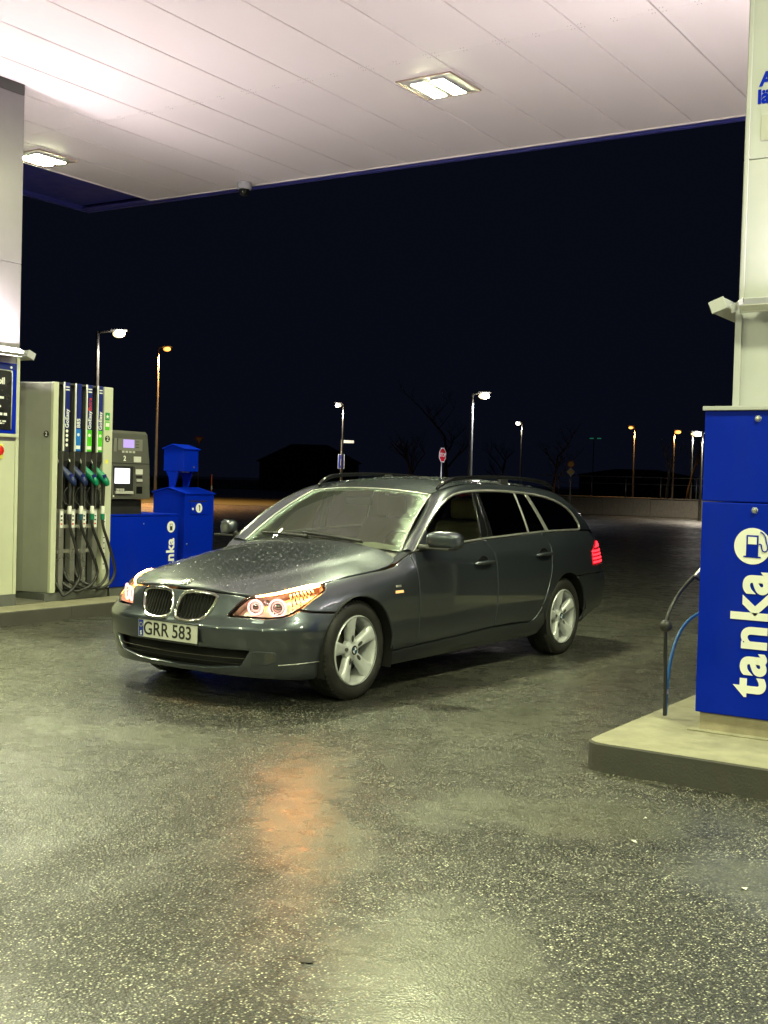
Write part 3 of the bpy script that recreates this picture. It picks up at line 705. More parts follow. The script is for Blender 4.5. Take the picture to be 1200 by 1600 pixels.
OUTW = lambda P: np.stack([np.where(P[:, 0] > .3, P[:, 0] - .3, np.where(P[:, 0] < -3.4, P[:, 0] + 3.4, 0)), P[:, 1], np.zeros(len(P))], 1)
LG = lambda u, v: np.stack([u, gh(u, v), v], -1)                      # greenhouse side (x, z)
OUTY = lambda P: np.stack([0 * P[:, 0], 0 * P[:, 0] + 1, 0 * P[:, 0]], 1)
OUTZ = lambda P: np.stack([0 * P[:, 0], 0 * P[:, 0], 0 * P[:, 0] + 1], 1)
_zc = pchip([-.62, -.54, -.3, 0, .2, .4, .6, .70, .748, .80], [.992, .985, .95, .90, .858, .815, .766, .738, .715, .68])
_za = pchip([-.62, -.55, -.45, -.3, -.1, .10, .25, .394, .546, .666, .70, .748], [.118, .121, .123, .12, .106, .095, .092, .087, .113, .20, .22, .22])
_yc = pchip([-.62, 0, .5, .72], [.63, .56, .42, .30])
def HZ(x, y):
    a = np.abs(y); t = np.clip((_yc(x) + .05 - a) / .10, 0, 1); t = t * t * (3 - 2 * t)
    return _zc(x) - _za(x) * (a / .79) ** 3 + .009 * (t - 1) * np.clip((.74 - x) / .15, 0, 1) + .004
LH = lambda u, v: np.stack([u, v, HZ(u, v)], -1)
def patch(name, A, Bc, n, mat, bulge=0.0, bdir=None, mirror=False, t0=0.0, t1=1.0, mats=None, thick=0):
    """skin between two 3-D curves with the same number of points"""
    A = np.array(A, float); Bc = np.array(Bc, float); m = len(A); vs = []
    for i in range(m):
        for k in range(n + 1):
            t = t0 + (t1 - t0) * k / n; p = A[i] * (1 - t) + Bc[i] * t
            if bulge: p = p + np.array(bdir) * bulge * math.sin(PI * t)
            vs.append(p)
    fs = [(i * (n + 1) + k, (i + 1) * (n + 1) + k, (i + 1) * (n + 1) + k + 1, i * (n + 1) + k + 1) for i in range(m - 1) for k in range(n)]
    out = []
    for mir in ((1, -1) if mirror else (1,)):
        v2 = [(p[0], p[1] * mir, p[2]) for p in vs]; out.append(me_from(name, v2, fs if mir > 0 else [f[::-1] for f in fs], mat, True))
    return out if mirror else out[0]
def curve(pts, n):
    """resample a 3-D polyline smoothly"""
    p = smooth_path(pts, 12); p = np.array([tuple(q) for q in p]); t = np.concatenate([[0], np.cumsum(np.linalg.norm(np.diff(p, axis=0), axis=1))]); u = np.linspace(0, t[-1], n)
    return np.stack([np.interp(u, t, p[:, k]) for k in range(3)], 1)
def arc(cx, cz, r, a0, a1, n=22):
    return [(cx + r * math.cos(math.radians(a0 + (a1 - a0) * i / n)), cz + r * math.sin(math.radians(a0 + (a1 - a0) * i / n))) for i in range(n + 1)]
SX = s_of_x
def xs(pts): return [(SX(x), z) for x, z in pts]

car = thing('parked_car', 'dark grey metallic estate car with wet bonnet parked between the two pump islands', 'car', (-5.151, 6.374, 0), math.radians(-92.5655))
def add(name, me, parent=car): return link(name, me, parent)
def add2(name, mes, parent=(car, car), label=None):
    o = [link(name, me, pr) for me, pr in zip(mes, parent)]; return o

# ---- outlines shared by neighbouring panels (x, z measured on the flank)
FDOOR = [(-.60, .925), (-.605, .86), (-.612, .80), (-.62, .646), (-.626, .302)]
MDOOR = [(-1.575, 1.0), (-1.62, .955), (-1.664, .905), (-1.676, .80), (-1.681, .619), (-1.669, .342)]
RDOOR = [(-2.50, 1.036), (-2.55, .985), (-2.577, .93), (-2.573, .822), (-2.552, .72), (-2.514, .62), (-2.468, .53), (-2.41, .455), (-2.336, .385), (-2.27, .345), (-2.22, .333)]
FARC = arc(.035, .312, .366, -17, 197); RARC = arc(-2.868, .335, .360, -12, 200)
SHUT = [(.25, .768), (.12, .787), (-.05, .806), (-.2, .820), (-.34, .832), (-.44, .848), (-.50, .872)]
BELT = [(-.63, .938), (-.95, .962), (-1.272, .982), (-1.575, 1.0), (-2.103, 1.02), (-2.50, 1.036), (-2.634, 1.037), (-3.27, 1.040)]
HL = [(.451, .572), (.50, .632), (.558, .684), (.66, .703), (.772, .72), (.90, .737), (1.039, .752), (1.22, .768), (1.205, .740), (1.178, .724), (1.115, .700), (1.05, .676), (.932, .624), (.87, .597), (.814, .580), (.718, .570), (.612, .572)]
# fender
arc_f = [p for p in FARC if True]
fend = xs([(arc_f[0][0], .60)]) if False else None
fpoly = [(.932, .612), (1.0, .601), (1.178, .594)] + xs([p for p in FARC[::1] if p[1] < .6 and p[0] > .3][-1:]) 
front_top = [p for p in FARC if p[1] > .592]
rear_low = [p for p in FARC if p[0] < -.1 and p[1] <= .592 and p[1] > .288]
fpoly = [(.932, .618), (1.03, .604), (SX(.269), .5945)] + xs(front_top) + xs(rear_low) + xs([(-.332, .288), (-.45, .291), (-.618, .296)]) + xs(FDOOR[::-1][0:]) + xs([(-.612, .935), (-.55, .902)]) + xs(SHUT[::-1]) + [(1.205, .740), (1.178, .724), (1.115, .700), (1.05, .676)]
fpoly = [p for i, p in enumerate(fpoly) if i == 0 or abs(p[0] - fpoly[i - 1][0]) + abs(p[1] - fpoly[i - 1][1]) > 1e-4]
add2('front_wing', panel_mesh('front_wing', fpoly, LS, OUTW, 'paint', res=.045, mirror=True))
# doors
fd = xs(FDOOR) + xs([(-1.1, .318)]) + xs(MDOOR[::-1]) + xs([p for p in BELT if -1.57 < p[0] < -.62][::-1]) + xs([(-.64, .938)])
doorF = add2('front_door', panel_mesh('front_door', fd, LS, OUTW, 'paint', res=.05, mirror=True))
rd = xs(MDOOR) + xs([(-1.95, .343)]) + xs(RDOOR[::-1]) + xs([(-2.3, 1.03), (-2.103, 1.02), (-1.85, 1.011)])
doorR = add2('rear_door', panel_mesh('rear_door', rd, LS, OUTW, 'paint', res=.05, mirror=True))
# sills
sill = xs([(-.335, .283), (-.335, .175), (-1.3, .186), (-2.35, .20), (-2.42, .215), (-2.505, .30)]) + xs([(-2.437, .425), (-2.412, .450), (-2.336, .379), (-2.27, .339), (-2.22, .327)]) + xs([ (-1.669, .336), (-1.1, .312), (-.626, .296)])
add2('sill', panel_mesh('sill', sill, LS, OUTW, 'paint', res=.05, mirror=True, gap=.002))
# quarter panel
TL = [(4.855, .735), (4.858, .80), (4.866, .85), (4.93, .895), (5.02, .925), (5.12, .945), (5.28, .94), (5.42, .90), (5.46, .82), (5.42, .745), (5.2, .735)]
ra = [p for p in RARC if p[1] > .40 and p[0] < -2.6] ; rf = [p for p in RARC if p[0] > -2.6 and p[1] > .42]
q = xs(RDOOR[:8]) + xs([(-2.44, .425), (-2.50, .31)]) + xs(rf) + xs([p for p in RARC if p[0] <= -2.6 and p[1] > .66]) + [(SX(-3.023), .661), (SX(-3.1), .664), (4.75, .672), (4.86, .668), (5.05, .668), (5.2, .672), (5.36, .678)] + [(5.42, .745), (5.2, .735), (4.855, .735), (4.858, .80), (4.866, .85), (4.93, .895), (5.02, .925), (5.12, .945), (5.22, .943)] + [(5.24, 1.0), (5.12, 1.015)] + xs([(-3.5, 1.035), (-3.27, 1.040), (-2.634, 1.037)])
rear_arc = [p for p in RARC if p[0] < -2.9 and p[1] > .66]
add2('rear_wing', panel_mesh('rear_wing', q, LS, OUTW, 'paint', res=.045, mirror=True))
# rear bumper (right round the tail) and tailgate skin
SE = S_END
rb = [(2 * SE - a, b) for a, b in []]
LS2 = lambda u, v: np.where((np.asarray(u) > SE)[..., None], S(2 * SE - np.asarray(u), v) * np.array([1, -1, 1]), S(np.minimum(u, SE), v))
rarc_b = [p for p in RARC if p[0] < -3.0 and .26 < p[1] < .655]
half = xs([(-3.031, .656)]) + xs(rarc_b) + xs([(-3.20, .262), (-3.36, .30)]) + [(5.0, .345), (5.25, .345), (SE - .2, .32)]
top = [(5.36, .672), (5.2, .668), (5.05, .664), (4.86, .664), (4.75, .667), (SX(-3.1), .659)]
full = half + [(2 * SE - a, b) for a, b in half[::-1]] + [(2 * SE - a, b) for a, b in top[::-1]] + [(SE + .4, .672), (SE - .4, .672)] + top
add('rear_bumper', panel_mesh('rear_bumper', full, LS2, OUTW, 'paint', res=.06))
tg = [(5.44, .685), (2 * SE - 5.44, .685), (2 * SE - 5.48, .82), (2 * SE - 5.44, .91), (2 * SE - 5.28, .95), (2 * SE - 5.26, 1.0), (SE, 1.0), (5.26, 1.0), (5.28, .95), (5.44, .91), (5.48, .82)]
gate = add('tailgate', panel_mesh('tailgate', tg, LS2, OUTW, 'paint', res=.06))
for sgn_, (tlm) in zip((1, -1), panel_mesh('tail_lamp', TL, LS, OUTW, 'tail_red', res=.04, off=.004, thick=.02, mirror=True)):
    tlo = add('tail_lamp', tlm)
    for k in range(4):
        z0 = .752 + k * .032
        b = [(4.865, z0), (5.30, z0), (5.30, z0 + .017), (4.868, z0 + .017)]
        g = panel_mesh('glow_bar', [(a, c) for a, c in b], lambda u, v: S(u, v) * np.array([1, sgn_, 1]), lambda P: OUTW(P), 'tail_glow', res=.05, off=.0065, thick=.002, gap=.0, bevel=.002)
        add('glow_bar', g, tlo)
    b = [(4.95, .885), (5.12, .935), (5.25, .93), (5.25, .89)]
    add('glow_bar', panel_mesh('glow_bar', b, lambda u, v: S(u, v) * np.array([1, sgn_, 1]), OUTW, 'tail_glow', res=.05, off=.0065, thick=.002, gap=0, bevel=.002), tlo)
# front bumper: whole nose, with openings
KID = [(.020, .560), (.022, .60), (.038, .655), (.062, .682), (.12, .692), (.216, .692), (.300, .684), (.328, .672), (.318, .63), (.296, .582), (.270, .552), (.235, .532), (.16, .520), (.085, .521), (.042, .533)]
INT = [(-.60, .362), (-.54, .27), (-.30, .242), (0, .236), (.30, .242), (.54, .27), (.60, .362), (.30, .362), (0, .362), (-.30, .362)]
fa = [p for p in FARC if p[0] > .2 and p[1] < .58]
halfb = [(SX(fa[0][0]), fa[0][1])] + [(SX(x), z) for x, z in fa] + [(SX(.272), .590), (1.03, .600), (.932, .614), (.87, .590), (.814, .574), (.718, .564), (.612, .566), (.445, .566), (.44, .575), (.49, .634), (.545, .688), (.40, .699), (.2, .703)]
low = [(1.07, .175), (.95, .176), (.814, .182), (.6, .190), (.36, .196), (.1, .199)]
right = [(SX(FARC[0][0]), .205)] + [(a, b) for a, b in halfb]
nose = right + [(-a, b) for a, b in right[::-1]] + [(-a, b) for a, b in low] + [(a, b) for a, b in low[::-1]]
add('front_bumper', panel_mesh('front_bumper', nose, LS, OUTW, 'paint', holes=[KID, [(-a, b) for a, b in KID], INT], res=.035, thick=.03))
bump = car.children[-1]
# lower lip seam: a thin bright bead, and dark spoiler line
for sg in (1, -1):
    pts = [tuple(S(np.array(sg * a), np.array(b), .002)) for a, b in ((1.09, .297), (1.0, .294), (.9, .288), (.79, .281))]
    tube('lip_trim', pts, .0028, 'satin_metal', bump, seg=6)
# intake mesh: dark back, slats, chrome blade
add('intake_grille', panel_mesh('intake_grille', [(a * 1.02, b + (.006 if b > .3 else -.006)) for a, b in INT], LS, OUTW, 'black_void', res=.06, off=-.065, thick=.005), bump)
for z in (.275,):
    pts = [tuple(S(np.array(a), np.array(z), -.022)) for a in np.linspace(-.56, .56, 17)]
    tube('intake_slat', pts, .004, 'black_void', bump, seg=6, n=2)
pts = [tuple(S(np.array(a), np.array(.314 - .006 * (1 - abs(a) / .6)), -.006)) for a in np.linspace(-.57, .57, 17)]
tube('intake_blade', pts, .0025, 'brake_metal', bump, seg=6, n=2)
# kidney grilles
for sg in (1, -1):
    K = [(sg * a, b) for a, b in KID]
    kg = add('kidney_grille', panel_mesh('kidney_grille', inset(np.array(K) if area2(K) > 0 else np.array(K)[::-1], -.012), LS, OUTW, 'chrome', holes=[inset(np.array(K) if area2(K) > 0 else np.array(K)[::-1], .006)], res=.03, off=.011, thick=.04, gap=.0, bevel=.006), bump)
    add('grille_back', panel_mesh('grille_back', K, LS, OUTW, 'black_void', res=.05, off=-.028, thick=.003, gap=.0), kg)
    for i in range(11):
        a = .036 + i * .0275
        zs = [z for z in np.linspace(.522, .69, 40) if inside([(a, z)], inset(np.array(KID)[::-1] if area2(KID) < 0 else np.array(KID), .008))[0]]
        if len(zs) < 3: continue
        P0 = [S(np.array(sg * a), np.array(z), -.012) for z in np.linspace(zs[0], zs[-1], 5)]
        tube('grille_slat', [tuple(p) for p in P0], .004, 'grille_black', kg, seg=6, n=3, sy=1.6)
# headlamps
HLi = inset(np.array(HL) if area2(HL) > 0 else np.array(HL)[::-1], .0)
for sg in (1, -1):
    lf = (lambda sg_: (lambda u, v: S(u, v) * np.array([1, sg_, 1])))(sg)
    hous = add('headlamp', panel_mesh('headlamp', HL, lf, OUTW, 'lamp_reflector', res=.05, off=-.075, thick=-.058, gap=.006, bevel=.004))
    add('lens', panel_mesh('lens', HL, lf, OUTW, 'lamp_glass', res=.05, off=.0015, thick=.012, gap=.002), hous)
    for s0, z0, r0 in ((.612, .640, .044), (.775, .640, .052)):
        c = S(np.array(s0), np.array(z0)) * np.array([1, sg, 1]); nrm = Sn(np.array(s0), np.array(z0)) * np.array([1, sg, 1])
        d = Vector((.86, .50 * sg, -.02)).normalized(); c = Vector(c) - Vector(nrm) * .030
        a = d.orthogonal().normalized(); b = d.cross(a)
        ring = [c + (a * math.cos(2 * PI * k / 28) + b * math.sin(2 * PI * k / 28)) * r0 for k in range(29)]
        vs, fs = tube_geo(ring, .0062, 8, False); rg = add('corona_ring', me_from('corona_ring', vs, fs, 'ring_glow', True), hous)
        M = frame_m(c - d * .012, a, b)
        vs, fs = lathe_geo([(.0001, .012), (.012, .011), (.024, .006), (r0 * .72, -.004), (r0 * .78, -.012), (r0 * .95, .006)], 28); me = me_from('projector', vs, fs, 'chrome', True); me.transform(M); add('projector', me, hous)
        dk = disc('projector_lens', c - d * .006, r0 * .55, d, 'black_gloss', hous, th=.004, seg=24)
    c = Vector(S(np.array(.697), np.array(.652), -.03) * np.array([1, sg, 1])); vs, fs = lathe_geo([(.0001, 0), (.010, .002), (.017, .008), (.020, .018)], 20)
    d = Vector((.86, .5 * sg, 0)); a = d.orthogonal().normalized(); me = me_from('bulb', vs, fs, 'chrome', True); me.transform(frame_m(c, a, d.cross(a))); add('bulb_cup', me, hous)
    # indicator light guide under the upper edge
    pp = [(.60, .686), (.70, .699), (.80, .712), (.92, .728), (1.04, .741), (1.12, .748), (1.19, .752)]
    vs, fs = tube_geo(smooth_path([tuple(S(np.array(a), np.array(b), -.016) * np.array([1, sg, 1])) for a, b in pp], 5), list(np.interp(np.linspace(0, 1, 31), [0, .5, .85, 1], [.005, .009, .014, .007])), 8)
    add('indicator', me_from('indicator', vs, fs, 'indicator_glow', True), hous)
    for k in range(7):     # side prism ribs
        a = .90 + k * .035; zt = np.interp(a, [.9, 1.15], [.70, .735]); zb = np.interp(a, [.9, 1.15], [.63, .715])
        if zt - zb < .01: continue
        tube('prism_rib', [tuple(S(np.array(a), np.array(z), -.03) * np.array([1, sg, 1])) for z in np.linspace(zb, zt, 4)], .006, 'chrome', hous, seg=6, n=2)
    # washer cover and fog lamp
    add('washer_cover', panel_mesh('washer_cover', [(.605, .533), (.69, .53), (.70, .556), (.622, .558)], lf, OUTW, 'paint', res=.04, off=.002, thick=.004, gap=.0), bump)
    fg = add('fog_lamp_pod', panel_mesh('fog_lamp_pod', [(.615, .268), (.73, .280), (.772, .300), (.782, .335), (.765, .362), (.66, .366), (.625, .36)], lf, OUTW, 'paint', res=.04, off=.0025, thick=.006, gap=.0), bump)
    c = Vector(S(np.array(.735), np.array(.325), .004) * np.array([1, sg, 1])); nn = Vector(Sn(np.array(.735), np.array(.325)) * np.array([1, sg, 1]))
    disc('fog_lamp', c, .032, nn, 'dark_lens', fg, th=.01)
# bonnet
HOOD = [(.750, 0), (.745, .12), (.738, .25), (.727, .34), (.702, .43), (.666, .507), (.60, .585), (.546, .632), (.47, .676), (.394, .710), (.25, .750), (.12, .772), (-.05, .782), (-.2, .786), (-.34, .787), (-.44, .781), (-.52, .762), (-.575, .728), (-.60, .69), (-.603, .64), (-.585, .5), (-.56, .3), (-.548, 0)]
HP = HOOD + [(x, -y) for x, y in HOOD[-2:0:-1]]
hood = add('bonnet', panel_mesh('bonnet', HP, LH, OUTZ, 'paint_wet', res=.045, thick=.014))
c = Vector((.695, 0, float(HZ(np.array(.695), np.array(0.))) + .003)); nn = Vector((.38, 0, .92)).normalized()
em = disc('emblem', c, .043, nn, 'chrome', hood, th=.008)
def drops(n, pts_fn, parent, seed):
    rnd = random.Random(seed); V, F = [], []
    for _ in range(n):
        q = pts_fn(rnd)
        if q is None: continue
        p, nn_ = q; r = rnd.choice((.0022, .0026, .003, .0034, .0042, .0055)); a = nn_.orthogonal().normalized(); b = nn_.cross(a); b0 = len(V)
        ex = rnd.uniform(.8, 1.3)
        for rr_, hh_ in ((1, 0), (.72, .42)):
            for k in range(7): w = 2 * PI * k / 7; V.append(p + (a * math.cos(w) * ex + b * math.sin(w)) * r * rr_ + nn_ * r * hh_)
        V.append(p + nn_ * r * .58)
        for k in range(7): k2 = (k + 1) % 7; F += [(b0 + k, b0 + k2, b0 + 7 + k2, b0 + 7 + k), (b0 + 7 + k, b0 + 7 + k2, b0 + 14)]
    o = add('water_drop_field', me_from('water_drop_field', V, F, 'water_drop', True), parent); o['kind'] = 'stuff'
def hood_pt(rnd):
    x = rnd.uniform(-.55, .72); y = rnd.uniform(-.76, .76)
    if not inside([(x, y)], np.array(HP) * .985)[0]: return None
    if math.sin(x * 9 + 1.3) * math.sin(y * 7 + .4) + rnd.uniform(-1, 1) < -.35: return None
    e = .01; z = lambda a, b: float(HZ(np.array(a), np.array(b)))
    n_ = Vector((-(z(x + e, y) - z(x - e, y)) / (2 * e), -(z(x, y + e) - z(x, y - e)) / (2 * e), 1)).normalized()
    return Vector((x, y, z(x, y))), n_
drops(800, hood_pt, hood, 5)
# painted corner between bonnet, wing and pillar foot
_fo = [S(np.array(SX(x)), np.array(z), -.003) for x, z in ((-.48, .864), (-.52, .883), (-.56, .906), (-.60, .929), (-.625, .940))] + [np.array([-.66, .84, .952])]
_fi = [np.array([x, y, float(HZ(np.array(x), np.array(y))) - .006]) for x, y in ((-.48, .768), (-.52, .755), (-.56, .735), (-.59, .705), (-.62, .69))] + [np.array([-.672, .722, .944])]
add2('wing_corner', patch('wing_corner', _fo, _fi, 6, 'paint', bulge=.004, bdir=(0, .3, .9), mirror=True))
# windscreen
def ws(u, t):
    k = 1 - u * u
    b = np.array([-.655 + .135 * k, .725 * u, .935 + .038 * k]); a = np.array([-1.262 + .080 * k, .562 * u, 1.326 + .036 * k])
    return b * (1 - t) + a * t + np.array([.45, 0, .9]) * .028 * math.sin(PI * t)
nu, nv = 32, 16
vs = [ws(-1 + 2 * i / nu, j / nv) for i in range(nu + 1) for j in range(nv + 1)]
fs = [(i * (nv + 1) + j, (i + 1) * (nv + 1) + j, (i + 1) * (nv + 1) + j + 1, i * (nv + 1) + j + 1) for i in range(nu) for j in range(nv)]
def mat_windscreen():
    m, nt, out = _nt('wet_windscreen')
    tc = N(nt, 'ShaderNodeTexCoord'); at = N(nt, 'ShaderNodeAttribute', attribute_name='wiped')
    fr = N(nt, 'ShaderNodeFresnel'); fr.inputs[0].default_value = 2.4
    tr = N(nt, 'ShaderNodeBsdfTransparent'); tr.inputs[0].default_value = (.78, .84, .78, 1)
    gl = N(nt, 'ShaderNodeBsdfGlossy'); gl.inputs['Roughness'].default_value = .02
    fog = N(nt, 'ShaderNodeBsdfDiffuse'); fog.inputs[0].default_value = (.52, .56, .52, 1); tf = N(nt, 'ShaderNodeMixShader'); tf.inputs[0].default_value = .06; L(nt, tr.outputs[0], tf.inputs[1]); L(nt, fog.outputs[0], tf.inputs[2])
    clean = N(nt, 'ShaderNodeMixShader'); L(nt, fr.outputs[0], clean.inputs[0]); L(nt, tf.outputs[0], clean.inputs[1]); L(nt, gl.outputs[0], clean.inputs[2])
    v = N(nt, 'ShaderNodeTexVoronoi'); v.inputs['Scale'].default_value = 130; L(nt, tc.outputs['Object'], v.inputs['Vector'])
    b = N(nt, 'ShaderNodeBump'); b.inputs['Strength'].default_value = 1; b.inputs['Distance'].default_value = .004; L(nt, v.outputs['Distance'], b.inputs['Height'])
    g2 = N(nt, 'ShaderNodeBsdfGlossy'); g2.inputs['Roughness'].default_value = .25; g2.inputs[0].default_value = (.75, .9, .8, 1); L(nt, b.outputs[0], g2.inputs['Normal'])
    tl = N(nt, 'ShaderNodeBsdfTranslucent'); tl.inputs[0].default_value = (.5, .62, .5, 1)
    df = N(nt, 'ShaderNodeBsdfDiffuse'); df.inputs[0].default_value = (.34, .46, .38, 1)
    t2 = N(nt, 'ShaderNodeMixShader'); t2.inputs[0].default_value = .5; L(nt, tr.outputs[0], t2.inputs[1]); L(nt, df.outputs[0], t2.inputs[2])
    wet = N(nt, 'ShaderNodeMixShader'); wet.inputs[0].default_value = .35; L(nt, t2.outputs[0], wet.inputs[1]); L(nt, g2.outputs[0], wet.inputs[2])
    nz = N(nt, 'ShaderNodeTexNoise'); nz.inputs['Scale'].default_value = 22; nz.inputs['Detail'].default_value = 5; L(nt, tc.outputs['Object'], nz.inputs['Vector'])
    ad = N(nt, 'ShaderNodeMath', operation='ADD'); L(nt, at.outputs['Fac'], ad.inputs[0]); L(nt, nz.outputs[0], ad.inputs[1])
    r = N(nt, 'ShaderNodeMapRange'); r.inputs[1].default_value = .72; r.inputs[2].default_value = 1.25; L(nt, ad.outputs[0], r.inputs[0])
    mx = N(nt, 'ShaderNodeMixShader'); L(nt, r.outputs[0], mx.inputs[0]); L(nt, wet.outputs[0], mx.inputs[1]); L(nt, clean.outputs[0], mx.inputs[2])
    L(nt, mx.outputs[0], out.inputs[0])
mat_windscreen()
me = me_from('windscreen', vs, fs, 'wet_windscreen', True)
att = me.attributes.new('wiped', 'FLOAT', 'POINT'); wv = []
for i in range(nu + 1):
    for j in range(nv + 1):
        u = -1 + 2 * i / nu; t = j / nv; e = 1.0
        lim = .925 - .07 * t; top = 1.0 - .42 * max(0, abs(u) - .45) ** 2
        e = min((lim - abs(u - .02)) / .12, (top - t) / .10); wv.append(float(np.clip(.5 + e * .5, 0, 1)))
att.data.foreach_set('value', wv)
wsc = add('windscreen', me)
# black frit band along the edge of the glass
bandv = []; bandf = []
edge = [(-1 + 2 * i / 40, 1) for i in range(41)]
for (u, t) in edge: bandv += [ws(u, 1.0) - np.array([0, 0, .002]), ws(u, .955) - np.array([0, 0, .002])]
for i in range(40): bandf.append((2 * i, 2 * i + 1, 2 * i + 3, 2 * i + 2))
add('windscreen_band', me_from('windscreen_band', bandv, bandf, 'black_gloss', True), wsc)
for sg in (1, -1):     # bright trim down each side of the glass
    tube('windscreen_trim', [tuple(ws(sg, t) + np.array([.004, 0, .006])) for t in np.linspace(0, 1, 9)], .006, 'satin_metal', wsc, seg=6, n=3)
tube('windscreen_trim', [tuple(ws(u, 1.0) + np.array([.006, 0, .004])) for u in np.linspace(-1, 1, 13)], .005, 'satin_metal', wsc, seg=6, n=3)
# wipers
for u0, u1 in ((-.02, -.78), (.62, -.12)):
    b0 = ws(u0, .02); wp = [ws(u0 + (u1 - u0) * t, .035 + .055 * t) + np.array([.02, 0, .018]) for t in np.linspace(0, 1, 7)]
    w = tube('wiper', [tuple(p) for p in wp], [.012, .010, .008, .006], 'black_plastic', car, seg=8, n=3)
    tube('wiper_blade', [tuple(p - np.array([.012, 0, .010])) for p in wp], .005, 'black_plastic', w, seg=6, n=3)
# scuttle under the glass
A = [ws(u, .0) - np.array([-.05 - .11 * (1 - u * u), 0, .045]) for u in np.linspace(-1, 1, 21)]; Bq = [ws(u, .0) + np.array([-.02, 0, -.004]) for u in np.linspace(-1, 1, 21)]
add('scuttle', patch('scuttle', A, Bq, 3, 'black_plastic'))
# ---- greenhouse
DLO = [(-.635, .941), (-.76, 1.038), (-.887, 1.13), (-1.0, 1.2), (-1.105, 1.255), (-1.22, 1.305), (-1.342, 1.342), (-1.48, 1.361), (-1.652, 1.372), (-1.85, 1.376), (-2.044, 1.375), (-2.25, 1.370), (-2.441, 1.361), (-2.63, 1.349), (-2.796, 1.330), (-2.93, 1.306), (-3.049, 1.274), (-3.14, 1.240), (-3.204, 1.201), (-3.255, 1.158), (-3.292, 1.112), (-3.304, 1.075), (-3.295, 1.05), (-3.27, 1.040), (-2.634, 1.038), (-2.103, 1.021), (-1.575, 1.001), (-1.272, .983), (-.95, .963)]
DL = np.array(DLO) if area2(DLO) > 0 else np.array(DLO)[::-1]
trim = panel_mesh('window_trim', DL, LG, OUTY, 'satin_metal', holes=[inset(DL, .013)], res=.05, off=.006, thick=.02, gap=0, bevel=.004, mirror=True)
trims = add2('window_trim', trim)
DI = inset(DL, .014)
def pane(lines):
    p = [tuple(q) for q in DI]
    for p0, n_ in lines: p = clip(p, np.array(p0), n_)
    return [tuple(q) for q in p]
def ln(a, b, keep):   # line through a-b, keep = a point on the kept side
    a = np.array(a); b = np.array(b); d = b - a; n_ = np.array([-d[1], d[0]]); n_ = n_ if (np.array(keep) - a) @ n_ > 0 else -n_
    return (a, n_)
B1 = ((-1.612, 1.36), (-1.566, .99)); B2 = ((-1.712, 1.36), (-1.752, .99)); C1 = ((-2.262, 1.36), (-2.316, 1.0)); C1b = ((-2.282, 1.36), (-2.336, 1.0)); C2 = ((-2.425, 1.37), (-2.632, 1.03)); C3 = ((-2.475, 1.37), (-2.682, 1.03)); SA = ((-.862, 1.2), (-.862, .9))
panes = [('front_window', [ln(*SA, (-1.2, 1.1)), ln(*B1, (-1.2, 1.1))], 'side_glass', doorF), ('rear_window', [ln(*B2, (-2, 1.1)), ln(*C1, (-2, 1.1))], 'privacy_glass', doorR),
         ('vent_window', [ln(*C1b, (-2.4, 1.1)), ln(*C2, (-2.4, 1.1))], 'privacy_glass', doorR), ('quarter_window', [ln(*C3, (-3, 1.1))], 'privacy_glass', (car, car))]
for nm, lines, mt, par in panes:
    add2(nm, panel_mesh(nm, pane(lines), LG, OUTY, mt, res=.07, off=-.004, thick=.006, gap=.002, mirror=True), par)
for nm, lines, mt, par, off in [('sail_panel', [ln(*SA, (-.7, 1.0))], 'paint', doorF, .0), ('pillar_trim', [ln(*B1, (-1.7, 1.1)), ln((-1.662, 1.36), (-1.66, .99), (-1.6, 1.1))], 'black_gloss', doorF, .001), ('pillar_trim', [ln((-1.667, 1.36), (-1.675, .99), (-1.7, 1.1)), ln(*B2, (-1.6, 1.1))], 'black_gloss', doorR, .001),
        ('divider_trim', [ln(*C1, (-2.4, 1.1)), ln(*C1b, (-2.2, 1.1))], 'satin_metal', doorR, .003), ('rear_pillar', [ln(*C2, (-3, 1.1)), ln(*C3, (-2, 1.1))], 'satin_metal', (car, car), .002)]:
    add2(nm, panel_mesh(nm, pane(lines), LG, OUTY, mt, res=.06, off=off, thick=.012, gap=.0008, mirror=True), par)
# roof sides: from the window trim up to the roof edge
cpts = [(-.635, .941), (-.76, 1.038), (-.887, 1.13), (-1.105, 1.255), (-1.342, 1.342), (-1.652, 1.372), (-2.044, 1.375), (-2.441, 1.361), (-2.796, 1.330), (-3.049, 1.274), (-3.204, 1.201), (-3.292, 1.112), (-3.304, 1.045)]
cP = [(x, float(gh(x, z)), z) for x, z in cpts]
rP = [(-.655, .728, .938), (-.79, .692, 1.035), (-.93, .655, 1.12), (-1.11, .605, 1.233), (-1.30, .562, 1.345), (-1.62, .555, 1.408), (-2.03, .552, 1.424), (-2.45, .552, 1.42), (-2.87, .550, 1.402), (-3.22, .556, 1.362), (-3.52, .60, 1.24), (-3.68, .650, 1.10), (-3.79, .672, 1.0)]
cC = smooth_path(cP, 6); rC = smooth_path(rP, 6)
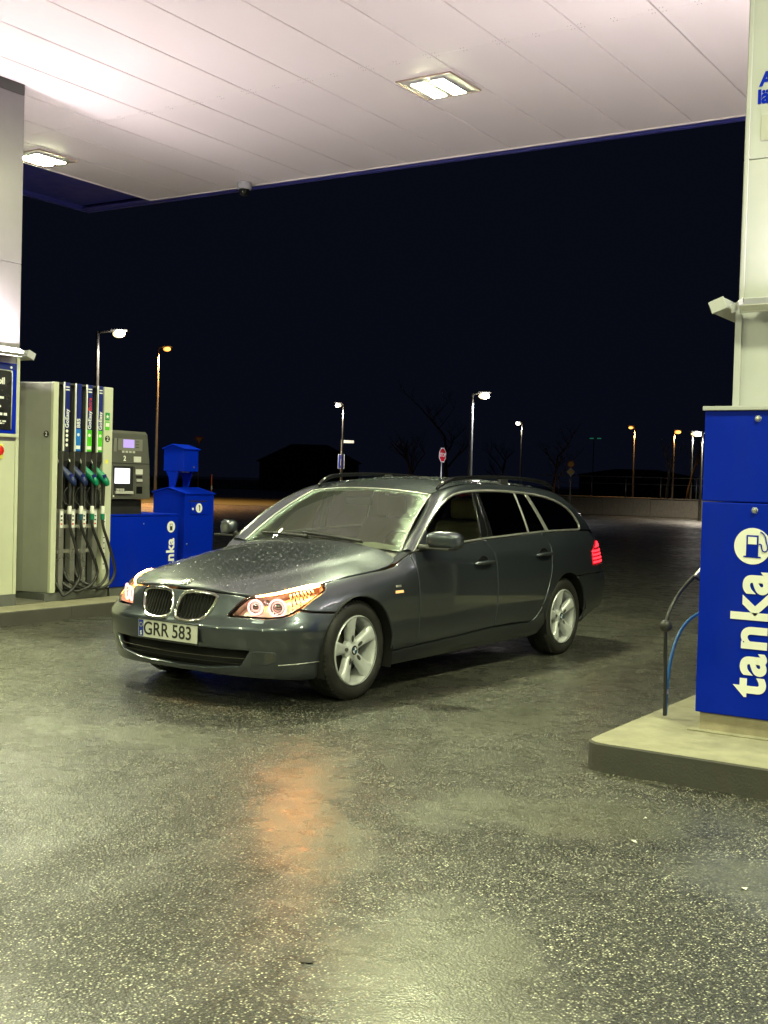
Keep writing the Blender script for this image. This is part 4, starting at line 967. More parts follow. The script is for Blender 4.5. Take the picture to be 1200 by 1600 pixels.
# pillar cross-section bulges outwards
def side_patch():
    vs = []; n = 8; m = len(cC)
    for i in range(m):
        a, b = Vector(cC[i]), Vector(rC[i]); o = Vector((.35 if i < m * .3 else (-.2 if i > m * .75 else 0), .75, .65)).normalized()
        for k in range(n + 1):
            t = k / n; p = a.lerp(b, t) + o * .024 * math.sin(PI * t); vs.append(tuple(p))
    fs = [(i * (n + 1) + k, i * (n + 1) + k + 1, (i + 1) * (n + 1) + k + 1, (i + 1) * (n + 1) + k) for i in range(m - 1) for k in range(n)]
    out = []
    for mir in (1, -1): out.append(me_from('roof_side', [(a, b * mir, c) for a, b, c in vs], fs if mir > 0 else [f[::-1] for f in fs], 'paint', True))
    return out
add2('roof_side', side_patch())
zr = pchip([-3.5, -3.42, -3.22, -2.87, -2.45, -2.03, -1.62, -1.30, -1.15], [1.25, 1.32, 1.362, 1.402, 1.42, 1.424, 1.408, 1.345, 1.308])
vs = []; nu2, nv2 = 26, 20
for i in range(nu2 + 1):
    for j in range(nv2 + 1):
        v = -1 + 2 * j / nv2; xh = -1.262 + .080 * (1 - v * v) - .012; x = xh + (-3.46 - xh) * i / nu2; e = .562 - .010 * min(1, i / 5)
        vs.append((x, e * v, float(zr(x)) + .038 * (1 - v * v) * (1 if i > 0 else .95) + .002))
fs = [(i * (nv2 + 1) + j, i * (nv2 + 1) + j + 1, (i + 1) * (nv2 + 1) + j + 1, (i + 1) * (nv2 + 1) + j) for i in range(nu2) for j in range(nv2)]
me = me_from('roof', vs, fs, 'paint_wet', True); me.flip_normals(); roof = add('roof', me)
def roof_pt(rnd):
    x = rnd.uniform(-3.2, -1.3); v = rnd.uniform(-.95, .95); return Vector((x, .55 * v, float(zr(x)) + .038 * (1 - v * v) + .003)), Vector((.05, .1 * v, 1)).normalized()
drops(900, roof_pt, roof, 9)
# rear screen and spoiler
hl_ = smooth_path([(-3.45, .56, 1.315), (-3.52, .60, 1.24), (-3.68, .650, 1.10), (-3.79, .672, 1.0), (-3.83, .675, .95)], 5); vs = []; n = 16
for p in hl_:
    for j in range(n + 1):
        v = -1 + 2 * j / n; k = 1 - v * v; vs.append((p.x - .075 * k, p.y * v, p.z + .01 * k))
fs = [(i * (n + 1) + j, i * (n + 1) + j + 1, (i + 1) * (n + 1) + j + 1, (i + 1) * (n + 1) + j) for i in range(len(hl_) - 1) for j in range(n)]
me = me_from('rear_screen', vs, fs, 'black_gloss', True); me.flip_normals(); add('rear_screen', me, gate)
# roof rails
for sg in (1, -1):
    rail = tube('roof_rail', [(-1.335, sg * .565, 1.372), (-1.40, sg * .572, 1.412), (-1.52, sg * .580, 1.448), (-1.75, sg * .588, 1.466), (-2.1, sg * .59, 1.476), (-2.5, sg * .588, 1.474), (-2.85, sg * .582, 1.458), (-3.05, sg * .575, 1.436), (-3.20, sg * .565, 1.39)], [.012, .017, .018, .016, .015, .015, .016, .017, .012], 'black_gloss', car, seg=10, n=6)
    for x in (-2.30,):
        box('rail_foot', x - .05, x + .05, sg * .56, sg * .595, 1.41, 1.475, 'black_plastic', rail, bev=.01)
# mirrors
def mirror_mesh(sg):
    bm = bmesh.new(); bmesh.ops.create_uvsphere(bm, u_segments=32, v_segments=20, radius=1)
    for v in bm.verts:
        x, y, z = v.co; f = lambda a, p: math.copysign(abs(a) ** p, a)
        x, y, z = f(x, .75), f(y, .62), f(z, .68)
        X = .062 * x; Y = .108 * y; Z = .062 * z * (1 + .10 * y)
        if x < -.55: X = -.045 - .01 * (abs(x) - .55)
        v.co = Vector((-.765 + X - .055 * (y + .1), sg * (1.012 + Y), 1.024 + Z - .006 * y))
    return bm_mesh('door_mirror', bm, 'paint', True)
for sg, dr in ((1, doorF[0]), (-1, doorF[1])):
    mr = add('door_mirror', mirror_mesh(sg), dr)
    bm = bmesh.new(); bbox_bm(bm, -.815, -.69, sg * 1.0 - .095, sg * 1.0 + .095, .957, .975, .008); add('mirror_base', bm_mesh('mirror_base', bm, 'black_plastic'), mr)
    tube('mirror_arm', [(-.72, sg * .82, .965), (-.735, sg * .88, .968), (-.75, sg * .94, .985)], [.028, .022, .026], 'black_plastic', mr, seg=10, n=5)
# door handles: black oval painted as the shade of the hollow, flap and lock end
for dr2, x0, z0 in ((doorF, -1.475, .838), (doorR, -2.425, .868)):
    for sg, dr in ((1, dr2[0]), (-1, dr2[1])):
        y0 = float(S(np.array(SX(x0)), np.array(z0))[1])
        bm = bmesh.new(); bmesh.ops.create_uvsphere(bm, u_segments=24, v_segments=12, radius=1)
        for v in bm.verts: v.co = Vector((x0 + .074 * v.co.x, sg * (y0 - .001 + .0035 * v.co.y), z0 + .004 + .044 * v.co.z))
        rc = add('handle_shade', bm_mesh('handle_shade', bm, 'black_gloss', True), dr)
        tube('door_handle', [(x0 + .135, sg * (y0 + .010), z0 - .008), (x0 + .10, sg * (y0 + .024), z0 - .002), (x0, sg * (y0 + .034), z0 + .002), (x0 - .09, sg * (y0 + .028), z0 + .004), (x0 - .125, sg * (y0 + .012), z0 + .003)], [.009, .018, .021, .020, .012], 'paint', dr, seg=10, n=6, sy=.75)
for sg in (1, -1):
    s0 = 1.861
    a = panel_mesh('side_marker', [(s0 - .045, .676), (s0 + .05, .678), (s0 + .045, .695), (s0 - .04, .694)], lambda u, v: S(u, v) * np.array([1, sg, 1]), OUTW, 'marker_glow', res=.05, off=.004, thick=.006, gap=0); add('side_marker', a)
    a = panel_mesh('wing_badge', [(s0 - .03, .715), (s0 + .03, .716), (s0 + .028, .73), (s0 - .03, .729)], lambda u, v: S(u, v) * np.array([1, sg, 1]), OUTW, 'satin_metal', res=.05, off=.003, thick=.004, gap=0); add('wing_badge', a)
# number plate
px_ = .853
plate = box('number_plate', px_ - .004, px_ + .004, -.26, .26, .385, .497, 'plate_white', car, bev=.002)
box('plate_band', px_ + .0035, px_ + .0048, -.256, -.214, .389, .493, 'plate_blue', plate, bev=0)
Mp = lambda y, z, up=1: frame_m((px_ + .0046, y, z), (0, 1, 0), (0, 0, 1))
text('plate_text', 'GRR', .118, 'print_black', Mp(-.100, .439), plate, bold=.0012, ext=.0006, spacing=1.0)
text('plate_text', '583', .118, 'print_black', Mp(.130, .439), plate, bold=.0012, ext=.0006, spacing=1.0)
text('plate_text', 'S', .036, 'print_white', frame_m((px_ + .0052, -.235, .408), (0, 1, 0), (0, 0, 1)), plate, bold=.001, ext=.0004)
for k in range(12):
    w = 2 * PI * k / 12; disc('star', (px_ + .0056, -.235 + .013 * math.cos(w), .462 + .013 * math.sin(w)), .0022, (1, 0, 0), 'sticker_yellow', plate, th=.0005, seg=6)
for a0, a1, b0, b1 in ((-.262, .262, .497, .501), (-.262, .262, .381, .385)): box('plate_frame', px_ - .004, px_ + .006, a0, a1, b0, b1, 'black_plastic', plate, bev=0)
# bonnet and wheel emblem builder: blue and white quarters in a black ring
def roundel(parent, c, r, n_, up):
    n_ = Vector(n_).normalized(); up = (Vector(up) - n_ * Vector(up).dot(n_)).normalized(); rt = up.cross(n_); c = Vector(c)
    disc('emblem_ring', c + n_ * .0008, r * .96, n_, 'print_black', parent, th=.001, seg=28)
    for q in range(4):
        vs = [c + n_ * .0022]
        for k in range(8):
            w = PI / 2 * (q + k / 7); vs.append(c + n_ * .0022 + (rt * math.cos(w) + up * math.sin(w)) * r * .62)
        me = me_from('emblem_quarter', vs, [tuple(range(9))], 'print_white' if q % 2 == 0 else 'emblem_blue'); link('emblem_quarter', me, parent)
roundel(em, c + nn * .0 if False else Vector((.695, 0, float(HZ(np.array(.695), np.array(0.))) + .003)), .038, nn, (-.9, 0, .4))
# ---- wheels
def build_wheel(x, y, sg, rot):
    """disc face points to sg*y"""
    def T(v): return (x + v[0], y + sg * v[1], .322 + v[2])
    def M_(name, vs, fs, mat, par, smooth=True, ang=35):
        vs = [T(v) for v in vs]; me = me_from(name, vs, fs, mat, smooth); bm = bmesh.new(); bm.from_mesh(me); bmesh.ops.recalc_face_normals(bm, faces=bm.faces); bm.to_mesh(me); bm.free()
        if smooth: me.set_sharp_from_angle(angle=math.radians(ang))
        return link(name, me, par)
    # rim barrel with lip
    prof = [(.222, .012), (.228, .006), (.227, -.002), (.218, -.006), (.212, -.014), (.205, -.05), (.200, -.12), (.214, -.19), (.228, -.2)]
    vs, fs = lathe_geo(prof, 64, 'Y'); wh = M_('wheel', vs, fs, 'alloy', car)
    tp = [(.224, -.004), (.236, .008), (.258, .016), (.285, .014), (.305, .004), (.318, -.012), (.3215, -.03), (.322, -.06), (.316, -.064), (.316, -.070), (.322, -.074), (.3225, -.108), (.316, -.112), (.316, -.118), (.322, -.122), (.3215, -.16), (.318, -.178), (.300, -.196), (.26, -.205), (.225, -.195)]
    vs, fs = lathe_geo(tp, 72, 'Y'); ty = M_('tyre', vs, fs, 'tyre_rubber', wh)
    # tread blocks on the shoulder
    tv = []; tf = []
    for k in range(60):
        w0 = 2 * PI * k / 60; w1 = w0 + 2 * PI / 60 * .62; b0 = len(tv)
        for w in (w0, w1):
            for r_, h_ in ((.300, .0085), (.3245, -.012), (.3245, -.055), (.3205, -.057)):
                tv.append((r_ * math.cos(w), h_, r_ * math.sin(w)))
        for i in range(3): tf.append((b0 + i, b0 + i + 1, b0 + 5 + i, b0 + 4 + i))
        tf.append((b0, b0 + 1, b0 + 2, b0 + 3)); tf.append((b0 + 4, b0 + 5, b0 + 6, b0 + 7))
    M_('tread', tv, tf, 'tyre_rubber', ty, smooth=False)
    vs, fs = lathe_geo([(.0001, -.085), (.10, -.085), (.105, -.09), (.168, -.09), (.17, -.11), (.0001, -.11)], 40, 'Y'); M_('brake_disc', vs, fs, 'brake_metal', wh)
    vs, fs = lathe_geo([(.0001, -.13), (.20, -.13)], 32, 'Y'); M_('hub_back', vs, fs, 'black_void', wh)
    # hub
    vs, fs = lathe_geo([(.0001, -.010), (.034, -.010), (.037, -.014), (.040, -.020), (.062, -.026), (.072, -.034), (.074, -.06)], 40, 'Y'); hb = M_('hub', vs, fs, 'alloy', wh)
    for i in range(5):
        a = rot + 2 * PI * i / 5; ca, sa = math.cos(a), math.sin(a)
        # spoke: stations along the radius (r, half width, face depth, crown)
        st = [(.040, .024, -.020), (.065, .030, -.020), (.095, .034, -.016), (.13, .037, -.010), (.165, .042, -.004), (.195, .050, .001), (.218, .060, .004)]
        vs = []; fs = []; m = 7
        for r_, hw, dp in st:
            for k in range(m):
                t = -1 + 2 * k / (m - 1); e = abs(t) ** 6
                xx = r_ - .004 * t * t; yy = hw * t; dep = dp - .016 * e + (.0015 * t)
                vs.append((xx * ca - yy * sa, dep, xx * sa + yy * ca))
            for t in (-1.0, 1.0):
                yy = hw * t * .96; vs.append((r_ * ca - yy * sa, dp - .045, r_ * sa + yy * ca))
        q_ = m + 2
        for j in range(len(st) - 1):
            for k in range(m - 1): fs.append((j * q_ + k, (j + 1) * q_ + k, (j + 1) * q_ + k + 1, j * q_ + k + 1))
            fs.append((j * q_ + m, (j + 1) * q_ + m, (j + 1) * q_, j * q_)); fs.append((j * q_ + m - 1, (j + 1) * q_ + m - 1, (j + 1) * q_ + m + 1, j * q_ + m + 1))
        sp = M_('spoke', vs, fs, 'alloy', wh, ang=50)
        # slot in the root of the spoke
        sv = []; sf = []
        for k in range(16):
            w = 2 * PI * k / 16; r_ = .078 + .024 * math.cos(w); yy = .012 * math.sin(w); sv.append((r_ * ca - yy * sa, np.interp(r_, [.05, .1], [-.0175, -.0125]), r_ * sa + yy * ca))
        sf.append(tuple(range(16))); M_('spoke_slot', sv, sf, 'dark_grey', wh, smooth=False)
        ab = a + PI / 5; vs2, fs2 = lathe_geo([(.0001, -.034), (.009, -.034), (.011, -.038), (.011, -.06)], 10, 'Y'); vs2 = [(v[0] + .055 * math.cos(ab), v[1], v[2] + .055 * math.sin(ab)) for v in vs2]; M_('wheel_bolt', vs2, fs2, 'brake_metal', wh)
    roundel(hb, T((0, -.009, 0)), .032, (0, sg, 0), (0, 0, 1))
    return wh
for sg in (1, -1):
    build_wheel(0, sg * .845, sg, math.radians(8)); build_wheel(-2.888, sg * .855, sg, math.radians(8))
# ---- wheel housings, floor, dark inner shell
for sg in (1, -1):
    for cx_, cz_, r_ in ((.035, .312, .372), (-2.868, .335, .366)):
        vs = []; fs = []; n = 28
        for i in range(n + 1):
            w = math.radians(-20 + (220 if cx_ > -1 else 196) * i / n)
            for yy in (.903, .55): vs.append((cx_ + r_ * math.cos(w), sg * yy, cz_ + r_ * math.sin(w)))
        for i in range(n): fs.append((2 * i, 2 * i + 1, 2 * i + 3, 2 * i + 2))
        vs.append((cx_, sg * .55, cz_)); c_ = len(vs) - 1
        for i in range(n): fs.append((2 * i + 1, 2 * i + 3, c_))
        add('wheel_housing', me_from('wheel_housing', vs, fs, 'black_void', True))
box('underbody', -3.85, .62, -.56, .56, .19, .30, 'black_void', car, bev=.02)
sg_ = np.linspace(-SE, SE, 240); zg_ = np.linspace(.21, .93, 25); vs = []; fs = []
AA, BB = np.meshgrid(sg_, zg_, indexing='ij'); PP = S(AA.ravel(), BB.ravel(), -.034)
for i in range(len(sg_) - 1):
    for j in range(len(zg_) - 1):
        cpt = PP[i * 25 + j]; a_ = abs(sg_[i])
        if math.hypot(cpt[0] - .035, cpt[2] - .312) < .41 or math.hypot(cpt[0] + 2.868, cpt[2] - .335) < .40: continue
        if .38 < a_ < 1.26 and cpt[2] > .53: continue
        if a_ < 1.26 and cpt[2] > .67: continue
        if a_ < .7 and .2 < cpt[2] < .40: continue
        if cpt[2] > .68 and a_ < SX(-.62): continue
        fs.append((i * 25 + j, (i + 1) * 25 + j, (i + 1) * 25 + j + 1, i * 25 + j + 1))
add('inner_shell', me_from('inner_shell', PP, fs, 'black_void'))
add('inner_shell', panel_mesh('inner_shell', [(-.66, .40), (-.66, .21), (.66, .21), (.66, .40)], LS, OUTW, 'black_void', res=.1, off=-.07, thick=.005))
add('engine_cover', panel_mesh('engine_cover', [(.60, 0), (.55, .45), (.3, .6), (-.5, .62), (-.55, .3), (-.5, 0), (-.55, -.3), (-.5, -.62), (.3, -.6), (.55, -.45)], LH, OUTZ, 'black_void', res=.15, off=-.06, thick=.01))
# ---- cabin
bm = bmesh.new()
cab = box('cabin_floor', -3.6, -.55, -.76, .76, .28, .42, 'black_plastic', car, bev=.02)
dash_v = []
for j in range(21):
    u = -1 + 2 * j / 20
    for (x, z) in ((-.60, .90), (-.72, .935), (-.86, .945), (-1.0, .925), (-1.08, .88), (-1.10, .78), (-1.04, .60), (-.98, .50)):
        hood_ = .035 * math.exp(-((u * .72 - .36) / .20) ** 2) if x < -.8 else 0
        dash_v.append((x + .06 * (1 - u * u), .745 * u, z + hood_ - .012 * abs(u) ** 3))
dash_f = [(j * 8 + k, (j + 1) * 8 + k, (j + 1) * 8 + k + 1, j * 8 + k + 1) for j in range(20) for k in range(7)]
add('dashboard', me_from('dashboard', dash_v, dash_f, 'dash_plastic', True))
sw = [Vector((-1.22 + .06 * math.sin(w), .36 + .185 * math.cos(w), .88 + .17 * math.sin(w))) for w in [2 * PI * k / 32 for k in range(33)]]
vs, fs = tube_geo(sw, .015, 8, False); swo = add('steering_wheel', me_from('steering_wheel', vs, fs, 'black_plastic', True))
disc('horn_pad', (-1.235, .36, .88), .07, (-.95, 0, .3), 'black_plastic', swo, th=.04)
def seat(x, y, w):
    s = box('seat', x - .25, x + .27, y - w, y + w, .42, .58, 'seat_cloth', car, bev=.06, seg=4)
    bm = bmesh.new(); bbox_bm(bm, -.07, .07, -w, w, 0, .62, .06, 4)
    for v in bm.verts: v.co = Vector((x - .25 + v.co.x - v.co.z * .38, y + v.co.y * (1 - .15 * v.co.z), .54 + v.co.z * .93))
    b = link('backrest', bm_mesh('backrest', bm, 'seat_cloth', True), s)
    bm = bmesh.new(); bbox_bm(bm, x - .58, x - .47, y - .13, y + .13, 1.13, 1.30, .05, 4); link('headrest', bm_mesh('headrest', bm, 'seat_cloth', True), s)
seat(-1.55, .37, .25); seat(-1.55, -.37, .25)
bm = bmesh.new(); bbox_bm(bm, -2.75, -2.2, -.66, .66, .42, .60, .06, 4); rs = link('rear_seat', bm_mesh('rear_seat', bm, 'seat_cloth', True), car)
bm = bmesh.new(); bbox_bm(bm, -2.85, -2.70, -.66, .66, .55, 1.1, .06, 4); link('backrest', bm_mesh('backrest', bm, 'seat_cloth', True), rs)
vs = [];  # headlining
for i in range(9):
    for j in range(9):
        v = -1 + j / 4; x = -1.35 - 2.0 * i / 8; vs.append((x, .54 * v, float(zr(x)) + .02 * (1 - v * v) - .035))
add('headlining', me_from('headlining', vs, [(i * 9 + j, i * 9 + j + 1, (i + 1) * 9 + j + 1, (i + 1) * 9 + j) for i in range(8) for j in range(8)], 'seat_cloth', True))
box('rear_view_mirror', -1.14, -1.11, -.12, .12, 1.235, 1.295, 'black_plastic', car, bev=.012, seg=3)
# ------------------------------------------------------------------ right: tall blue cabinet
cab_x0, cab_y = -2.02, 6.20
t = thing('service_cabinet', 'tall blue metal cabinet with white tanka lettering on the right island', 'cabinet', (-1.6, 6.5, .145))
def lb(n, x0, x1, y0, y1, z0, z1, m, bev=.004): return box(n, x0 + 1.6, x1 + 1.6, y0 - 6.5, y1 - 6.5, z0 - .145, z1 - .145, m, t, bev)
lb('plinth', -2.0, -1.1, 6.22, 6.62, .145, .243, 'plinth_concrete'); lb('base_plate', -2.05, -1.05, 6.17, 6.63, .1455, .153, 'concrete', .002)
lb('lower_door', -2.02, -1.1, 6.20, 6.62, .245, 1.362, 'station_blue', .006); lb('upper_door', -2.021, -1.1, 6.20, 6.62, 1.366, 1.842, 'station_blue', .006)
lb('top_trim', -2.03, -1.09, 6.185, 6.63, 1.844, 1.866, 'cladding', .003)
for z in (1.80, 1.325):
    o = lathe('lock_knob', [(.0001, -.012), (.011, -.011), (.015, -.004), (.018, 0)], 'aluminium', t, 20, 'Y', loc=(-1.742 + 1.6, 6.199 - 6.5, z - .145))
FY = 6.198 - 6.5
disc('logo_disc', (-1.747 + 1.6, FY, 1.140 - .145), .0945, (0, -1, 0), 'print_white', t, th=.0015, seg=48)
def flat(n, poly, m, y=FY - .0012): return prism(n, [(x + 1.6, z - .145) for x, z in poly], y, y - .0012, 'XZ', m, t)
flat('logo_mark', [(-1.778, 1.088), (-1.716, 1.088), (-1.716, 1.197), (-1.778, 1.197)], 'station_blue')
flat('logo_mark', [(-1.7695, 1.150), (-1.7245, 1.150), (-1.7245, 1.188), (-1.7695, 1.188)], 'print_white', FY - .0026)
flat('logo_mark', [(-1.791, 1.082), (-1.702, 1.080), (-1.702, 1.087), (-1.791, 1.089)], 'station_blue')
pts = [(-1.714, 1.152), (-1.702, 1.150), (-1.698, 1.130), (-1.690, 1.116), (-1.674, 1.118), (-1.668, 1.135), (-1.676, 1.165), (-1.682, 1.190), (-1.694, 1.208), (-1.708, 1.215)]
tube('logo_mark', [(x + 1.6, FY - .002, z - .145) for x, z in pts], .0032, 'station_blue', t, seg=6, n=5)
text('tanka_lettering', 'tanka', .262, 'print_white', frame_m((-1.740 + 1.6, FY - .001, .683 - .145), (0, 0, 1), (-1, 0, 0)), t, bold=.008, ext=.001, spacing=1.14)
# hose hanging beside it
t = thing('hanging_pump_hose', 'black and blue fuel hose looping down beside the tall blue cabinet', 'hose', (-2.25, 6.5, .145))
Q = lambda x, y, z: (x + 2.25, y - 6.5, z - .145)
tube('hose', [Q(-2.14, 6.47, .94), Q(-2.185, 6.42, .87), Q(-2.21, 6.34, .79), Q(-2.225, 6.29, .69), Q(-2.233, 6.31, .55), Q(-2.24, 6.345, .40), Q(-2.245, 6.365, .28), Q(-2.245, 6.37, .1665)], .0105, 'rubber_hose', t, seg=10)
tube('hose', [Q(-2.245, 6.385, .1665), Q(-2.243, 6.387, .30), Q(-2.235, 6.395, .44), Q(-2.215, 6.43, .58), Q(-2.18, 6.50, .68), Q(-2.12, 6.58, .735), Q(-2.01, 6.68, .75)], .0095, 'hose_blue', t, seg=10)
lathe('hose_clamp', [(.0001, -.012), (.017, -.012), (.017, .012), (.0001, .012)], 'aluminium', t, 12, loc=Q(-2.2445, 6.378, .30))
bm = bmesh.new(); bmesh.ops.create_icosphere(bm, subdivisions=3, radius=.034, matrix=Matrix.Translation(Q(-2.226, 6.288, .675)))
link('swivel_ball', bm_mesh('swivel_ball', bm, 'black_plastic', True), t)
tube('nozzle_lever', [Q(-2.135, 6.475, .945), Q(-2.10, 6.50, 1.0), Q(-2.085, 6.53, 1.055)], .009, 'aluminium', t, seg=8)
tube('nozzle_grip', [Q(-2.10, 6.50, 1.05), Q(-2.075, 6.53, 1.07), Q(-2.03, 6.58, 1.085), Q(-2.0, 6.62, 1.09)], [.014, .02, .022, .016], 'aluminium', t, seg=10)
tube('nozzle_guard', [Q(-2.14, 6.47, .94), Q(-2.10, 6.51, .915), Q(-2.04, 6.58, .905), Q(-2.0, 6.64, .93)], .006, 'rubber_hose', t, seg=8)
# the pump that hose belongs to stands behind the cabinet, mostly hidden
t = thing('fuel_pump', 'grey fuel pump hidden behind the tall blue cabinet on the right island', 'fuel pump', (-1.6, 9.6, .145))
box('housing', -.42, .35, -.9, .9, 0, 2.1, 'cladding_grey', t, .02); box('front_panel', -.435, -.425, -.8, .8, .3, 1.9, 'dark_grey', t, .004)

# ------------------------------------------------------------------ left: multi-product pump
PX = -9.15
pump = thing('fuel_pump', 'tall grey fuel pump with four hanging nozzles on the left island', 'fuel pump', (PX, 8.45, .13))
def pb(n, x0, x1, y0, y1, z0, z1, m, bev=.004, par=pump): return box(n, x0 - PX, x1 - PX, y0 - 8.45, y1 - 8.45, z0 - .13, z1 - .13, m, par, bev)
def pp(x, y, z): return (x - PX, y - 8.45, z - .13)
# bowed side cabinet
poly = [(-9.72, 8.02)]
poly = [(-9.74, 8.03), (-9.66, 7.99), (-9.58, 7.975), (-9.48, 7.985), (-9.38, 8.01), (-9.28, 8.035), (-9.185, 8.05), (-9.185, 8.11), (-9.74, 8.11)]
o = prism('side_cabinet', [(x - PX, y - 8.45) for x, y in poly], .085, 2.175, 'XY', 'cladding_grey', pump, bev=.006)
pb('side_strip', -9.184, -9.146, 8.046, 8.112, .215, 2.306, 'cladding_cream', .006)
pb('side_strip', -9.75, -9.70, 7.96, 8.02, .215, 2.29, 'cladding_cream', .006)
pb('plinth', -9.73, -9.17, 8.0, 8.84, .13, .212, 'plinth_grey', .004)
pb('back_panel', -9.60, -9.27, 8.114, 8.84, .215, 2.295, 'black_plastic', .004)
pb('end_panel', -9.30, -9.150, 8.722, 8.845, .225, 2.309, 'cladding_cream', .008)
pb('top_cover', -9.72, -9.20, 8.12, 8.72, 2.297, 2.312, 'dark_grey', .003)
for z0 in (.60, .85, 1.0): pb('pipe_bracket', -9.272, -9.24, 8.12, 8.72, z0, z0 + .035, 'aluminium', .003)
ys = [(8.184, 8.267), (8.334, 8.419), (8.483, 8.566), (8.633, 8.710)]
fuels = [('GoEasy', None, 'nozzle_blue', 'nozzle_blue', 'print_black'), ('B85', 'label_blue', 'nozzle_blue', 'nozzle_teal', 'label_blue'), ('GoEasyExtra', 'label_green', 'nozzle_green', 'nozzle_green', 'label_green'), ('GoEasy', 'label_green', 'nozzle_green', 'nozzle_green', 'label_green')]
for i, ((y0, y1), (nm, lowc, nzc, bandc, lc)) in enumerate(zip(ys, fuels)):
    yc = (y0 + y1) / 2 + .008
    strip_ = pb('label_strip', -9.168, -9.158, y0 + .012, y1, 1.63, 2.312, 'label_navy', .003)
    pb('strip_edge', -9.166, -9.150, y0, y0 + .0115, 1.63, 2.314, 'print_white', .002, par=pump)
    if True: pb('label_colour', -9.1585, -9.1565, y0 + .0125, y1 - .001, 1.635, 1.855, lc if lc else 'print_black', 0, par=pump)
    T = lambda y, z: frame_m(pp(-9.1555, y, z), (0, 0, 1), (0, -1, 0))
    if nm == 'GoEasyExtra':
        text('label_text', 'GoEasy', .062, 'print_white', T(yc, 1.955), strip_, bold=.0012, ext=.0006); text('label_text', 'Extra', .062, 'sticker_red', T(yc, 2.115), strip_, bold=.0012, ext=.0006)
    else: text('label_text', nm, .062, 'print_white', T(yc, 1.955 if nm != 'B85' else 1.915), strip_, bold=.0012, ext=.0006)
    for z in ([1.83, 1.785, 1.74, 1.69] if i == 0 else [1.80]): disc('label_dot', pp(-9.1553, yc, z), .017 if i else .016, (1, 0, 0), 'print_white', strip_, th=.001, seg=20)
    if i: pb('label_note', -9.1562, -9.1552, y0 + .02, y1 - .01, 1.655, 1.69, 'print_white', 0, par=pump)
    if i != 1:
        for dz in (0, .028): pb('label_mark', -9.1562, -9.1552, y0 + .022, y1 - .01, 2.235 + dz, 2.246 + dz, 'print_white', 0, par=pump)
    disc('screw', pp(-9.245, y0 - .022, 2.23), .011, (1, 0, 0), 'aluminium', pump, th=.004, seg=14)
    disc('screw', pp(-9.245, y0 - .022, 1.66), .011, (1, 0, 0), 'aluminium', pump, th=.004, seg=14)
    # nozzle boot
    boot = prism('nozzle_boot', [(-9.27 - PX, 1.50), (-9.16 - PX, 1.497), (-9.158 - PX, 1.40), (-9.20 - PX, 1.33), (-9.215 - PX, 1.10), (-9.165 - PX, .99), (-9.18 - PX, .93), (-9.27 - PX, .93)], y0 - .012 - 8.45, y1 + .004 - 8.45, 'XZ', 'black_plastic', pump, bev=.006)
    pb('boot_cheek', -9.21, -9.140, y0 - .014, y0 - .004, 1.05, 1.625, 'terminal_grey', .003, par=pump)
    # silver channel under the boot
    pb('hose_channel', -9.255, -9.175, y0 - .008, y0 + .052, .235, 1.05, 'aluminium', .004); pb('warning_label', -9.1755, -9.174, y0 + .002, y0 + .042, .86, 1.03, 'print_white', 0, par=pump)
    for q_ in range(3): pb('warning_print', -9.1742, -9.1735, y0 + .008, y0 + .030, .89 + q_ * .04, .905 + q_ * .04, ('sticker_red', 'print_black', 'print_black')[q_], 0, par=pump)
    # nozzle: spout, covered body, grip, hose
    yn = yc - .01
    nz = tube('nozzle', [pp(-9.20, yn - .04, 1.50), pp(-9.17, yn - .01, 1.44), pp(-9.13, yn + .02, 1.385), pp(-9.095, yn + .045, 1.33), pp(-9.085, yn + .06, 1.29)], [.018, .034, .042, .036, .020], nzc, pump, seg=14, n=6)
    tube('spout', [pp(-9.235, yn - .075, 1.60), pp(-9.215, yn - .055, 1.545), pp(-9.19, yn - .03, 1.48)], [.012, .0135, .0145], 'aluminium', nz, seg=10, n=4)
    prism('nozzle_cover', [(yn - .012 - 8.45, 1.40 - .13), (yn + .030 - 8.45, 1.41 - .13), (yn + .066 - 8.45, 1.335 - .13), (yn + .050 - 8.45, 1.285 - .13), (yn + .022 - 8.45, 1.315 - .13)], .062, .072, 'YZ', 'label_navy', nz, bev=.002)
    prism('cover_sticker', [(yn + .02 - 8.45, 1.345 - .13), (yn + .046 - 8.45, 1.345 - .13), (yn + .058 - 8.45, 1.30 - .13), (yn + .035 - 8.45, 1.297 - .13)], .0725, .0735, 'YZ', 'print_white', nz)
    tube('grip', [pp(-9.12, yn + .030, 1.34), pp(-9.125, yn + .038, 1.24), pp(-9.125, yn + .038, 1.14), pp(-9.125, yn + .037, 1.08)], [.022, .020, .018, .016], 'black_plastic', nz, seg=10, n=4)
    tube('lever_guard', [pp(-9.14, yn + .015, 1.27), pp(-9.155, yn - .015, 1.20), pp(-9.15, yn - .01, 1.12), pp(-9.13, yn + .03, 1.08)], .006, 'black_plastic', nz, seg=8, n=5)
    lathe('hose_collar', [(.0001, 1.0), (.020, 1.0), (.021, 1.005), (.021, 1.075), (.018, 1.08), (.0001, 1.08)], 'print_white', nz, 16, loc=pp(-9.125, yn + .037, .13 - .13 + .0) if False else (-9.125 - PX, yn + .037 - 8.45, -.13))
    lathe('hose_band', [(.0001, .94), (.022, .94), (.022, .998), (.0001, .998)], bandc if i else 'rubber_hose', nz, 16, loc=(-9.125 - PX, yn + .037 - 8.45, -.13))
    w = (.09, .17, .16, .12)[i]; dz = (.195, .225, .245, .235)[i]; bk = (-.075, -.15, -.20, -.20)[i]
